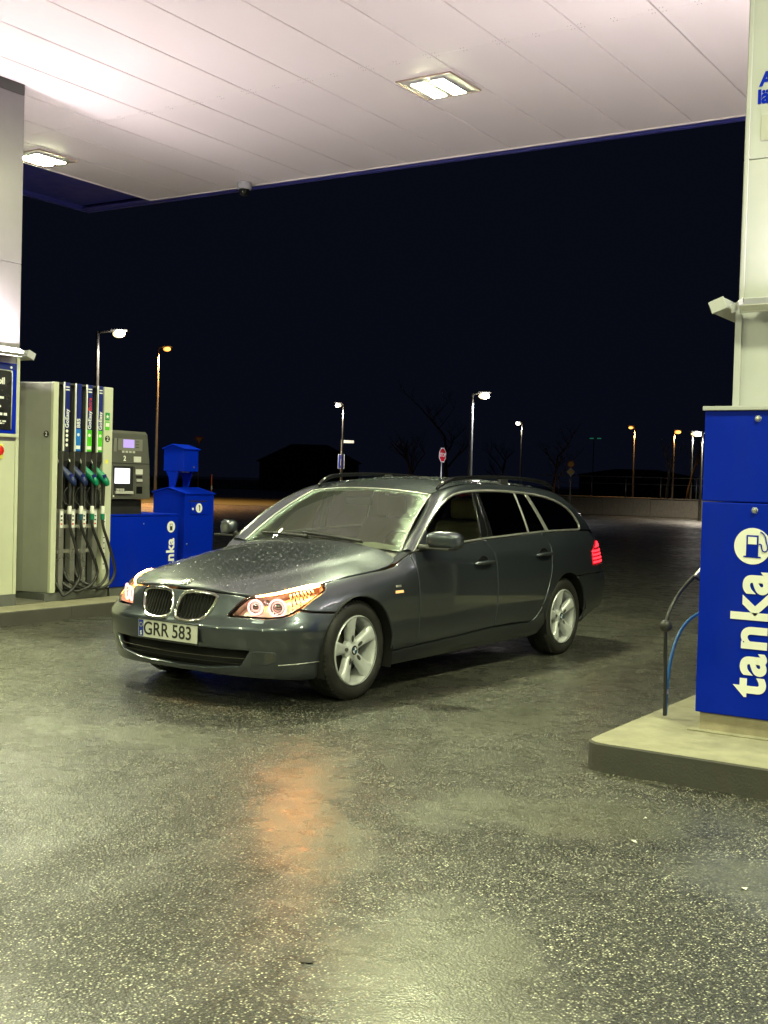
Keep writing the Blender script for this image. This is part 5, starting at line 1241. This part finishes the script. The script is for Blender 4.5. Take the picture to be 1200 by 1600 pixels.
    tube('hose', [pp(-9.125, yn + .037, .95), pp(-9.115, yn + .045, .85), pp(-9.10, yn + .07 + w * .25, .70), pp(-9.085, yn + .07 + w * .8, .50), pp(-9.08, yn + .06 + w, .38), pp(-9.085, yn + .02 + w * .75, .27), pp(-9.10, yn - .05 + w * .2, dz - .005), pp(-9.14, yn + bk * .6, dz + .035), pp(-9.20, yn + bk, .33), pp(-9.262, yn + bk - .02, .48), pp(-9.268, yn + bk - .02, .72)], .0155, 'rubber_hose', pump, seg=10, n=7)
# stickers and number badges
pb('sticker', -9.1505, -9.149, 8.738, 8.80, 1.965, 2.045, 'sticker_green', 0); pb('sticker', -9.1505, -9.149, 8.738, 8.80, 1.865, 1.955, 'label_green', 0); pb('sticker', -9.1485, -9.1478, 8.745, 8.795, 1.90, 1.94, 'print_white', 0)
st = [(8.769 - 8.45 + (.024 if k % 2 == 0 else .010) * math.sin(2 * PI * k / 10), 2.005 - .13 + (.024 if k % 2 == 0 else .010) * math.cos(2 * PI * k / 10)) for k in range(10)]
prism('sticker_star', st, .0012, .002, 'YZ', 'print_white', pump)
pb('sticker', -9.1505, -9.149, 8.752, 8.79, 1.52, 1.56, 'sticker_yellow', 0); pb('warning_label', -9.1505, -9.149, 8.74, 8.775, .42, 1.0, 'print_white', 0)
for q_ in range(9): pb('warning_print', -9.1488, -9.1480, 8.745, 8.765, .47 + q_ * .055, .48 + q_ * .055, 'print_black', 0)
def badge(n_, c, nrm, xd, r=.034):
    d_ = disc('number_badge', c, r, nrm, 'print_black', pump, th=.002, seg=24); c2 = Vector(c) + Vector(nrm) * .0006
    text('badge_number', n_, r * 1.7, 'print_white', frame_m(c2, xd, (0, 0, 1)), d_, bold=.0012, ext=.0004)
badge('2', pp(-9.1485, 8.775, 1.775), (1, 0, 0), (0, 1, 0)); badge('2', pp(-9.235, 8.037, 1.79), (.12, -.99, 0), (.99, .12, 0)); badge('9', pp(-9.725, 7.957, 1.79), (0, -1, 0), (1, 0, 0))
# ------------------------------------------------------------------ payment terminal
t = thing('payment_terminal', 'dark grey payment terminal with two lit screens beside the fuel pump', 'payment terminal', (-9.3, 9.1, .13))
def tb(n, x0, x1, y0, y1, z0, z1, m, bev=.004): return box(n, x0 + 9.3, x1 + 9.3, y0 - 9.1, y1 - 9.1, z0 - .13, z1 - .13, m, t, bev)
tb('pedestal', -9.72, -9.22, 8.86, 9.36, .13, 1.145, 'black_plastic', .01)
prism('housing', [(-9.60 + 9.3, 1.15 - .13), (-9.145 + 9.3, 1.15 - .13), (-9.16 + 9.3, 1.52 - .13), (-9.20 + 9.3, 1.845 - .13), (-9.23 + 9.3, 1.875 - .13), (-9.60 + 9.3, 1.875 - .13)], 8.85 - 9.1, 9.41 - 9.1, 'XZ', 'terminal_grey', t, bev=.008)
tb('upper_panel', -9.21, -9.178, 8.955, 9.315, 1.625, 1.79, 'terminal_panel', .003); tb('side_label', -9.21, -9.176, 8.895, 8.935, 1.62, 1.79, 'terminal_panel', .002)
tb('upper_screen', -9.2, -9.175, 9.03, 9.19, 1.695, 1.782, 'screen_purple', .001)
for k in range(4): tb('soft_key', -9.2, -9.172, 9.01 + k * .052, 9.045 + k * .052, 1.640, 1.662, 'key_grey', .002)
for k in range(3): tb('print_line', -9.1785, -9.1765, 9.215, 9.26, 1.70 + k * .03, 1.706 + k * .03, 'print_black', 0)
tb('seam', -9.20, -9.1575, 8.853, 9.407, 1.525, 1.532, 'black_void', 0)
text('terminal_number', '2', .075, 'print_white', frame_m((-9.158 + 9.3, 9.035 - 9.1, 1.578 - .13), (0, 1, 0), (0, 0, 1)), t, bold=.002, ext=.001)
tb('info_card', -9.2, -9.160, 9.175, 9.28, 1.545, 1.605, 'plate_white', .002)
tb('lower_recess', -9.2, -9.146, 8.875, 9.155, 1.20, 1.50, 'black_void', .004)
tb('lower_screen', -9.2, -9.142, 8.885, 9.10, 1.315, 1.475, 'screen_white', .001)
tb('card_module', -9.2, -9.143, 9.175, 9.30, 1.18, 1.50, 'terminal_grey', .004); tb('card_sticker', -9.19, -9.141, 9.185, 9.29, 1.415, 1.47, 'plate_white', .002); tb('card_slot', -9.19, -9.140, 9.19, 9.28, 1.375, 1.40, 'black_void', .002); tb('card_lip', -9.19, -9.125, 9.195, 9.275, 1.335, 1.365, 'key_grey', .006)
tb('reader', -9.19, -9.139, 9.20, 9.285, 1.21, 1.285, 'black_gloss', .003)
tb('keypad', -9.19, -9.120, 8.89, 9.14, 1.205, 1.235, 'key_grey', .006)
for k in range(3): tb('keypad_key', -9.17, -9.117, 8.905 + k * .035, 8.93 + k * .035, 1.237, 1.262, 'key_grey', .004)
disc('status_light', (-9.146 + 9.3, 8.875 - 9.1, 1.18 - .13), .010, (1, 0, 0), 'print_white', t, th=.004, seg=14)
# ------------------------------------------------------------------ low blue cabinet with the name on its end
t = thing('low_cabinet', 'low blue cabinet with white tanka lettering behind the car bonnet', 'cabinet', (-9.4, 9.35, .13))
box('body', -.30, .25, -.50, .52, .09, .835, 'station_blue', t, .012, 3); box('lid', -.305, .255, -.505, .525, .838, .858, 'station_blue', t, .006)
box('plinth', -.28, .235, -.485, .50, 0, .088, 'plinth_grey', t, .004)
text('tanka_lettering', 'tanka', .172, 'print_white', frame_m((.2512, .405, .385), (0, 0, 1), (0, -1, 0)), t, bold=.0055, ext=.001, spacing=1.08)
disc('logo_disc', (.2515, .405, .715), .063, (1, 0, 0), 'print_white', t, th=.0012, seg=36); box('logo_mark', .2518, .2526, .385, .425, .68, .748, 'print_black', t, 0); box('logo_mark', .2527, .2533, .391, .419, .722, .742, 'print_white', t, 0); box('logo_mark', .2518, .2526, .376, .434, .674, .679, 'print_black', t, 0)
disc('lock', (.2515, -.02, .755), .008, (1, 0, 0), 'aluminium', t, th=.003, seg=12)
# ------------------------------------------------------------------ litter bin with paper dispenser on top
t = thing('litter_bin', 'blue metal litter bin with gabled lid beside the low blue cabinet', 'bin', (-9.52, 10.38, .13))
def gable(n, x0, x1, y0, y1, z0, z1, zr_, m, par, off=0.0, th=.0):
    ym = (y0 + y1) / 2
    return prism(n, [(x0, z0), (x1, z0), (x1, z1), ((x0 + x1) / 2 - .04, zr_), (x0, z1 + .02)], y0, y1, 'XZ', m, par, bev=.006)
gable('body', -.27, .22, -.25, .25, .06, 1.075, 1.125, 'station_blue', t)
prism('lid', [(-.29, 1.095), (-.03, 1.15), (.235, 1.085), (.235, 1.072), (-.03, 1.135), (-.29, 1.078)], -.262, .262, 'XZ', 'station_blue', t, bev=.002)
box('flap', .2205, .232, -.16, .11, .84, .985, 'station_blue', t, .004); box('flap_slot', .2205, .2225, -.175, .125, .988, 1.0, 'black_void', t, 0); disc('flap_badge', (.234, -.02, .915), .055, (1, 0, 0), 'print_white', t, th=.001, seg=28)
prism('badge_figure', [(-.03, .945), (-.012, .95), (-.003, .935), (-.005, .88), (-.017, .88), (-.018, .925)], .2345, .2355, 'YZ', 'print_black', t)
disc('flap_knob', (.236, -.125, .905), .014, (1, 0, 0), 'print_white', t, th=.006, seg=14); disc('lock', (.2225, -.20, .50), .012, (1, 0, 0), 'aluminium', t, th=.004, seg=12); box('foot', -.24, .19, -.22, .22, 0, .058, 'plinth_grey', t, .004)
t = thing('paper_dispenser', 'small blue gabled paper dispenser box on two legs above the litter bin', 'dispenser', (-9.54, 10.32, 1.25))
for y in (-.10, .13): prism('leg', [(-.10, 0), (-.03, 0), (.02, .115), (.05, .165), (-.17, .165), (-.12, .115)] if False else [(-.08, .03), (-.01, .015), (.03, .14), (.06, .215), (-.14, .215), (-.09, .14)], y - .012, y + .012, 'XZ', 'station_blue', t, bev=.003)
prism('body', [(-.17, .215), (.14, .215), (.14, .475), (-.03, .515), (-.17, .475)], -.115, .135, 'XZ', 'station_blue', t, bev=.004)
prism('lid', [(-.19, .478), (-.03, .528), (.16, .478), (.16, .466), (-.03, .516), (-.19, .466)], -.13, .15, 'XZ', 'station_blue', t, bev=.002)
disc('lock', (.1415, .06, .265), .012, (1, 0, 0), 'aluminium', t, th=.004, seg=12); box('paper_tail', -.04, .04, -.02, .10, .198, .2145, 'print_white', t, .002)
# ------------------------------------------------------------------ price board and button on the left column
t = thing('price_board', 'blue framed black price board hanging on the left column', 'sign', (-9.126, 6.95, 2.1))
box('frame', .001, .022, -.75, .605, -.33, .33, 'station_blue', t, .004); box('board', .0225, .030, -.72, .545, -.30, .265, 'board_black', t, .003); box('header', .0225, .026, -.74, .59, .27, .32, 'label_navy', t, .001)
tube('board_rim', [(.030, .540, -.29), (.030, .545, .20), (.030, .53, .245), (.030, .48, .26), (.030, -.2, .262)], .006, 'aluminium', t, seg=6, n=4)
box('board_ledge', .001, .04, -.76, .625, -.366, -.335, 'cladding_cream', t, .006)
text('board_text', 'bil', .085, 'print_white', frame_m((.0312, .42, .155), (0, 1, 0), (0, 0, 1)), t, bold=.003, ext=.0008)
for z, y1, hh in ((.085, .38, .02), (-.01, .455, .022), (-.09, .42, .018), (-.118, .40, .018), (-.165, .49, .024), (-.225, .48, .012), (-.245, .46, .012)):
    y = -.55
    while y < y1:
        w = random.uniform(.03, .07); box('text_mark', .0302, .0312, y, min(y + w, y1), z, z + hh, 'print_white', t, 0); y += w + .014
disc('header_dot', (.0275, .535, .29), .012, (1, 0, 0), 'print_white', t, th=.002, seg=12)
t = thing('emergency_button', 'round red emergency button under the price board on the left column', 'button', (-9.126, 7.36, 1.605))
lathe('knob', [(.0001, .055), (.03, .053), (.045, .045), (.05, .03), (.05, .018)], 'red_plastic', t, 24, 'X'); box('plate', .001, .018, -.055, .055, -.075, .06, 'sticker_yellow', t, .003)
t = thing('steel_tread_plate', 'ribbed steel plate lying on the left island between column and pump', 'plate', (-9.35, 7.85, .13))
box('plate', -.32, .22, -.23, .13, .001, .012, 'steel_plate', t, .002)
for k in range(11): box('rib', -.30 + k * .047, -.275 + k * .047, -.22, .12, .0125, .019, 'steel_plate', t, .002)
# ------------------------------------------------------------------ surroundings
def pxdir(px, py):
    """viewing direction of a picture point, only used to work out where far things stand"""
    v = _r * ((px - 600) / 1856.5) - _u * ((py - 800) / 1856.5) + _f; return v
def at(px, py, dist=None, z=None):
    d = pxdir(px, py); k = (z - CAM_H) / d.z if z is not None else dist / math.hypot(d.x, d.y)
    return Vector((d.x * k, d.y * k, CAM_H + d.z * k))
def street_lamp(px, py, hh, mat, label, side, power, colr, rad=.16, pole=.055):
    P = at(px, py, z=hh); base = P - Vector((_r.x * side, _r.y * side, 0)); base.z = 0
    t = thing('street_lamp', label, 'street lamp', base, 0, 'street lamps along the far roads'); off = Vector((P.x - base.x, P.y - base.y, 0))
    tube('pole', [(0, 0, 0), (0, 0, hh * .5), (0, 0, hh + .05)], [pole * 1.5, pole * 1.1, pole * .8], 'galvanised', t, seg=8, n=3)
    tube('arm', [(0, 0, hh - .02), tuple(off * .5 + Vector((0, 0, hh + .06))), tuple(off + Vector((0, 0, hh + .09)))], pole * .6, 'galvanised', t, seg=6, n=3)
    dr = off.normalized(); pr = Vector((-dr.y, dr.x, 0)); M = frame_m(off + Vector((0, 0, hh + .06)), dr, pr)
    bm = bmesh.new(); bbox_bm(bm, -rad * 1.3, rad * 1.5, -rad * .6, rad * .6, -.01, rad * .35, rad * .12, 3); me = bm_mesh('lamp_head', bm, 'galvanised'); me.transform(M); hd = link('lamp_head', me, t)
    bm = bmesh.new(); bmesh.ops.create_uvsphere(bm, u_segments=16, v_segments=10, radius=1, matrix=Matrix.Diagonal((rad * 1.15, rad * .8, rad * .6, 1))); me = bm_mesh('lamp_glass', bm, mat, True); me.transform(Matrix.Translation(off + Vector((0, 0, hh - .05)))); link('lamp_glass', me, hd)
    bm = bmesh.new(); bmesh.ops.create_uvsphere(bm, u_segments=12, v_segments=8, radius=1, matrix=Matrix.Diagonal((rad * .9, rad * .62, rad * .55, 1))); me = bm_mesh('lamp_core', bm, 'lamp_core_sodium' if mat == 'lamp_sodium' else 'lamp_core', True); me.transform(Matrix.Translation(off + dr * rad * .3 + Vector((-_f.x * rad * .75, -_f.y * rad * .75, hh - .06)))); link('lamp_core', me, hd)
    li = bpy.data.lights.new('street_light', 'SPOT'); li.energy = power; li.color = colr; li.spot_size = math.radians(150); li.spot_blend = .8; li.shadow_soft_size = .2
    lo = link('street_light', li, t); lo.location = off + Vector((0, 0, hh - .25))
    return t
W_, O_, N_ = (1, .86, .66), (1, .45, .12), (.95, .93, 1)
street_lamp(186, 520, 8, 'lamp_warm', 'bright white street lamp on a tall pole above the fuel pump', 1.0, 2600, W_, .30, .10)
street_lamp(261, 544, 8, 'lamp_sodium', 'orange street lamp on a tall pole between fuel pump and litter bin', .45, 12000, O_, .20, .06)
street_lamp(529, 632, 5.05, 'lamp_warm', 'small warm street lamp carrying a blue road sign', -.25, 900, W_, .13, .05)
street_lamp(756, 617, 4.9, 'lamp_white', 'brightest white street lamp standing behind the car roof', .45, 2600, N_, .19, .065)
street_lamp(810, 661, 7, 'lamp_warm', 'small street lamp just right of the brightest lamp', -.35, 800, W_, .20, .07)
street_lamp(986, 667, 5, 'lamp_sodium', 'small amber street lamp above the railing', -.25, 1500, O_, .13, .05)
street_lamp(1058, 674, 5.5, 'lamp_sodium', 'orange street lamp left of its white neighbour near the blue cabinet', .2, 3500, O_, .21, .06)
street_lamp(1087, 677, 5, 'lamp_warm', 'yellowish white street lamp beside the blue cabinet edge', .2, 3000, W_, .26, .06)
street_lamp(1106, 678, 3.9, 'lamp_warm', 'white post lamp almost hidden behind the edge of the tall blue cabinet', .25, 1700, W_, .11, .05)
# a lit twin head low on the bright pole
def post(t, x, y, z0, z1, r, mat='galvanised'): return tube('post', [(x, y, z0), (x, y, z1)], r, mat, t, seg=8, sm=False)
def facing(t):   # axes of a sign that faces the camera from where it stands
    d = Vector((-t.location.x, -t.location.y, 0)).normalized(); return d, Vector((-d.y, d.x, 0))
def sign_plate(name, t, c, poly, mat, nd, rd, th=.004, off=0.0):
    vs = []; n = len(poly)
    for o_ in (off, off - th): vs += [Vector(c) + rd * u + Vector((0, 0, v)) + nd * o_ for u, v in poly]
    fs = [tuple(range(n)), tuple(range(n, 2 * n))[::-1]] + [(i, n + i, n + (i + 1) % n, (i + 1) % n) for i in range(n)]
    me = me_from(name, vs, fs, mat); bm = bmesh.new(); bm.from_mesh(me); bmesh.ops.recalc_face_normals(bm, faces=bm.faces); bm.to_mesh(me); bm.free(); return link(name, me, t)
def octa(r): return [(r * math.cos(PI / 8 + k * PI / 4), r * math.sin(PI / 8 + k * PI / 4)) for k in range(8)]
# STOP
P = at(690, 711, 50.5); t = thing('stop_sign', 'red octagonal STOP sign seen above the car roof', 'road sign', (P.x, P.y, 0)); nd, rd = facing(t)
th_ = math.radians(62); nd, rd = nd * math.cos(th_) + rd * math.sin(th_), rd * math.cos(th_) - nd * math.sin(th_)
post(t, 0, 0, 0, P.z - .1, .03); c = Vector((0, 0, P.z)) + nd * .05
sign_plate('plate', t, c, octa(.33), 'sign_white', nd, rd); f_ = sign_plate('face', t, c, octa(.295), 'sign_red', nd, rd, .002, .003)
text('stop_text', 'STOP', .225, 'sign_white', frame_m(c + nd * .0045, rd, (0, 0, 1)), t, bold=.004, ext=.0008)
# blue sign and street name on the small lamp pole
P = at(533, 721, 60); t = thing('blue_road_sign', 'blue rectangular road sign under the small warm street lamp', 'road sign', (P.x, P.y, 0)); nd, rd = facing(t); post(t, 0, 0, 0, P.z + .25, .03)
c = Vector((0, 0, P.z)) + nd * .05; sign_plate('plate', t, c, [(-.16, -.36), (.16, -.36), (.16, .36), (-.16, .36)], 'sign_white', nd, rd); sign_plate('face', t, c, [(-.14, -.34), (.14, -.34), (.14, .34), (-.14, .34)], 'sign_blue', nd, rd, .002, .003); sign_plate('arrow', t, c, [(-.025, -.2), (.025, -.2), (.025, .12), (-.025, .12)], 'sign_white', nd, rd, .002, .006)
P = at(543, 690, 60); t = thing('street_name_sign', 'narrow white street name sign below the small warm street lamp', 'road sign', (P.x - rd.x * .3, P.y - rd.y * .3, 0)); nd, rd = facing(t); post(t, 0, 0, 0, P.z + .08, .03); sign_plate('plate', t, Vector((.0, 0, P.z)) + rd * .32, [(-.3, -.07), (.3, -.07), (.3, .07), (-.3, .07)], 'sign_white', nd, rd)
# give way
P = at(311, 688, 80); t = thing('give_way_sign', 'yellow triangular give way sign behind the paper dispenser', 'road sign', (P.x, P.y, 0)); nd, rd = facing(t); post(t, 0, 0, 0, P.z, .03); c = Vector((0, 0, P.z)) + nd * .05
sign_plate('plate', t, c, [(0, -.30), (.34, .25), (-.34, .25)], 'sign_red', nd, rd); sign_plate('face', t, c, [(0, -.18), (.22, .18), (-.22, .18)], 'sign_yellow', nd, rd, .002, .003)
# speed + priority signs
P = at(892, 731, 56); t = thing('priority_sign', 'post with round speed sign above a yellow diamond sign by the railing', 'road sign', (P.x, P.y, 0)); nd, rd = facing(t); post(t, 0, 0, 0, P.z + .3, .03); c = Vector((0, 0, P.z)) + nd * .05
circ = lambda r: [(r * math.cos(2 * PI * k / 24), r * math.sin(2 * PI * k / 24)) for k in range(24)]
sign_plate('round_plate', t, c + Vector((0, 0, .17)), circ(.17), 'sign_red', nd, rd); sign_plate('round_face', t, c + Vector((0, 0, .17)), circ(.125), 'sign_yellow', nd, rd, .002, .003)
sign_plate('diamond_plate', t, c + Vector((0, 0, -.19)), [(0, -.20), (.20, 0), (0, .20), (-.20, 0)], 'sign_white', nd, rd); sign_plate('diamond_face', t, c + Vector((0, 0, -.19)), [(0, -.14), (.14, 0), (0, .14), (-.14, 0)], 'sign_yellow', nd, rd, .002, .003)
P = at(331, 740, 26); t = thing('marker_pole', 'thin orange marker pole beside the litter bin', 'marker pole', (P.x, P.y, 0)); tube('pole', [(0, 0, 0), (0, 0, 1.45)], .012, 'marker_orange', t, seg=8, sm=False); tube('reflector_band', [(0, 0, 1.12), (0, 0, 1.20)], .0135, 'sign_white', t, seg=8, sm=False)
# retaining wall with railing
A = at(870, 801, z=0); Bp = at(1000, 806, z=0); C_ = at(1180, 806, z=0); dw = (Bp - A).normalized(); Lw = 26.0
ang = math.atan2(dw.y, dw.x)
t = thing('retaining_wall', 'low grey concrete retaining wall behind the car tail', 'wall', tuple(A), ang)
for k in range(11): box('wall_block', k * 2.4 - 2.4, k * 2.4 - .012, 0, .35, 0, .82 + (.0 if k % 2 else .03), 'wall_concrete', t, .02)
box('coping', -2.4, 24, -.02, .38, .86, .90, 'wall_concrete', t, .01)
o = sheet('raised_ground', [(A.x - dw.x * 2.4 - dw.y * .3, A.y - dw.y * 2.4 + dw.x * .3), (A.x + dw.x * 24 - dw.y * .3, A.y + dw.y * 24 + dw.x * .3), (A.x + dw.x * 24 - dw.y * 9, A.y + dw.y * 24 + dw.x * 9), (A.x - dw.x * 2.4 - dw.y * 9, A.y - dw.y * 2.4 + dw.x * 9)], .84, 'grass_dark')
t = thing('railing', 'thin metal railing on top of the retaining wall', 'railing', tuple(A + Vector((0, 0, .9))), ang)
for k in range(14): tube('post', [(k * 1.75, .18, 0), (k * 1.75, .18, 1.02)], .03, 'galvanised', t, seg=8, sm=False)
for z in (1.03, .68): tube('rail', [(-1.0, .18, z), (10, .18, z), (23.2, .18, z)], .026 if z > 1 else .016, 'galvanised', t, seg=8, sm=False)
o = sheet('far_kerb_strip', [tuple((A - dw * 4 + Vector((dw.y, -dw.x, 0)) * .9).xy), tuple((A + dw * 24 + Vector((dw.y, -dw.x, 0)) * .9).xy), tuple((A + dw * 24 + Vector((dw.y, -dw.x, 0)) * .5).xy), tuple((A - dw * 4 + Vector((dw.y, -dw.x, 0)) * .5).xy)], .014, 'concrete')
# small things lying on the forecourt
for i_, (px_l, py_l, lbl, sz) in enumerate(((990, 1316, 'small white paper scrap on the asphalt in front of the right island', .014), (1012, 1333, 'tiny white scrap just right of the paper scrap on the asphalt', .009), (1163, 1390, 'flat pale scrap on the asphalt near the right edge', .017), (1008, 1280, 'pale crumb on the asphalt close to the right kerb', .008))):
    P = at(px_l, py_l, z=0); t = thing('litter_scrap', lbl, 'litter', (P.x, P.y, .002), i_ * 1.3)
    vs = [(sz, 0, .001), (sz * .3, sz * .6, .006), (-sz * .8, sz * .3, .003), (-sz * .6, -sz * .4, .008), (sz * .4, -sz * .5, .002)]
    link('paper', me_from('paper', vs + [(x, y, z - .0015) for x, y, z in vs], [(0, 1, 2, 3, 4), (9, 8, 7, 6, 5)] + [(k, (k + 4) % 5, 5 + (k + 4) % 5, 5 + k) for k in range(5)], 'print_white'), t)
P = at(480, 1502, z=0); n_ = 18
o = link('oil_spot', me_from('oil_spot', [(P.x + .022 * (1 + .18 * math.sin(3 * k)) * math.cos(2 * PI * k / n_), P.y + .020 * (1 + .2 * math.cos(2 * k)) * math.sin(2 * PI * k / n_), .004) for k in range(n_)], [tuple(range(n_))], 'black_plastic')); o['kind'] = 'structure'
# bare trees
def bare_tree(px, py, dist, hh, label, mat='bark', seed=1, spread=1.0, z0=0.0):
    rnd = random.Random(seed); P = at(px, py, dist); t = thing('bare_tree', label, 'tree', (P.x, P.y, z0), 0, 'bare winter trees beyond the forecourt')
    vs, fs = [], []; tv, tf = [], []
    def seg(p, d, l, r, lev, V, F):
        n = 4; pts = [p]; q = Vector(p); dd_ = Vector(d)
        for k in range(n):
            dd_ = (dd_ + Vector((rnd.uniform(-.16, .16), rnd.uniform(-.16, .16), rnd.uniform(-.04, .10)))).normalized(); q = q + dd_ * l / n; pts.append(Vector(q))
        v, f = tube_geo(pts, [r * (1 - .62 * k / n) for k in range(n + 1)], 5 if lev else 8); b = len(V); V += v; F += [tuple(i + b for i in g) for g in f]
        if lev < 4:
            for k in range(rnd.randint(3, 5)):
                s = pts[rnd.randint(1 if lev else 2, n)]; w = rnd.uniform(0, 2 * PI); o_ = Vector((math.cos(w) * spread, math.sin(w) * spread, rnd.uniform(.3, .9))).normalized()
                seg(s, (dd_ * .35 + o_).normalized(), l * rnd.uniform(.42, .62), r * .42, lev + 1, vs, fs)
    seg(Vector((0, 0, 0)), Vector((rnd.uniform(-.06, .06), rnd.uniform(-.06, .06), 1)), hh * .55, hh * .022, 0, tv, tf)
    link('trunk', me_from('trunk', tv, tf, mat, True), t); link('crown', me_from('crown', vs, fs, mat, True), t)
    return t
bare_tree(649, 740, 72, 6.5, 'bare branching tree left of the stop sign', seed=3)
bare_tree(700, 740, 80, 8.5, 'bare tree with lit branches beside the brightest street lamp', seed=8, spread=.8)
bare_tree(775, 740, 95, 6, 'thin bare shrub tree between two street lamps', seed=5)
bare_tree(862, 740, 78, 6, 'bare tree behind the car tail left of the priority sign', seed=11)
bare_tree(1043, 745, 68, 4.2, 'slim pale birch trunk behind the railing', 'birch_bark', seed=21, spread=.5, z0=.8)
bare_tree(1075, 745, 74, 5, 'dark bare tree behind the railing beside the blue cabinet', seed=27, z0=.8)
# dark house and low brick building
def house(px0, px1, pyb, dist, eave, ridge, label, mat, depth=9):
    a = at(px0, pyb, dist); b_ = at(px1, pyb, dist); w = (b_ - a).xy.length; an = math.atan2(b_.y - a.y, b_.x - a.x); t = thing('house', label, 'building', (a.x, a.y, 0), an)
    box('wall', 0, w, 0, depth, 0, eave, mat, t, 0); prism('roof', [(-.4, eave), (w * .32, ridge), (w * .68, ridge), (w + .4, eave)], -.4, depth + .4, 'XZ', 'roof_dark', t)
    for k in range(4):
        x = w * (.14 + .22 * k); wn = box('window', x, x + 1.2, -.03, .02, eave * .4, eave * .4 + 1.3, 'black_void', t, .01); box('window_sill', x - .05, x + 1.25, -.08, -.031, eave * .4 - .06, eave * .4 - .001, 'facade_dark', wn, .005)
    return t
house(405, 560, 745, 135, 3.2, 5.2, 'dark unlit house with sloping roof on the skyline left of centre', 'facade_dark')
house(905, 1085, 745, 150, 2.8, 3.6, 'long low dark building far behind the railing', 'facade_dark', 12)
P = at(928, 685, 150); t = thing('green_sign_light', 'two faint green lights far above the railing', 'light', (P.x, P.y, 0)); post(t, 0, 0, 0, P.z - .1, .05, 'dark_grey')
for u in (-.55, .45): me = bpy.data.meshes.new('x'); bpy.data.meshes.remove(me); box('glow_strip', u, u + .5, -.05, .05, P.z - .06, P.z + .06, 'green_glow', t, .01)
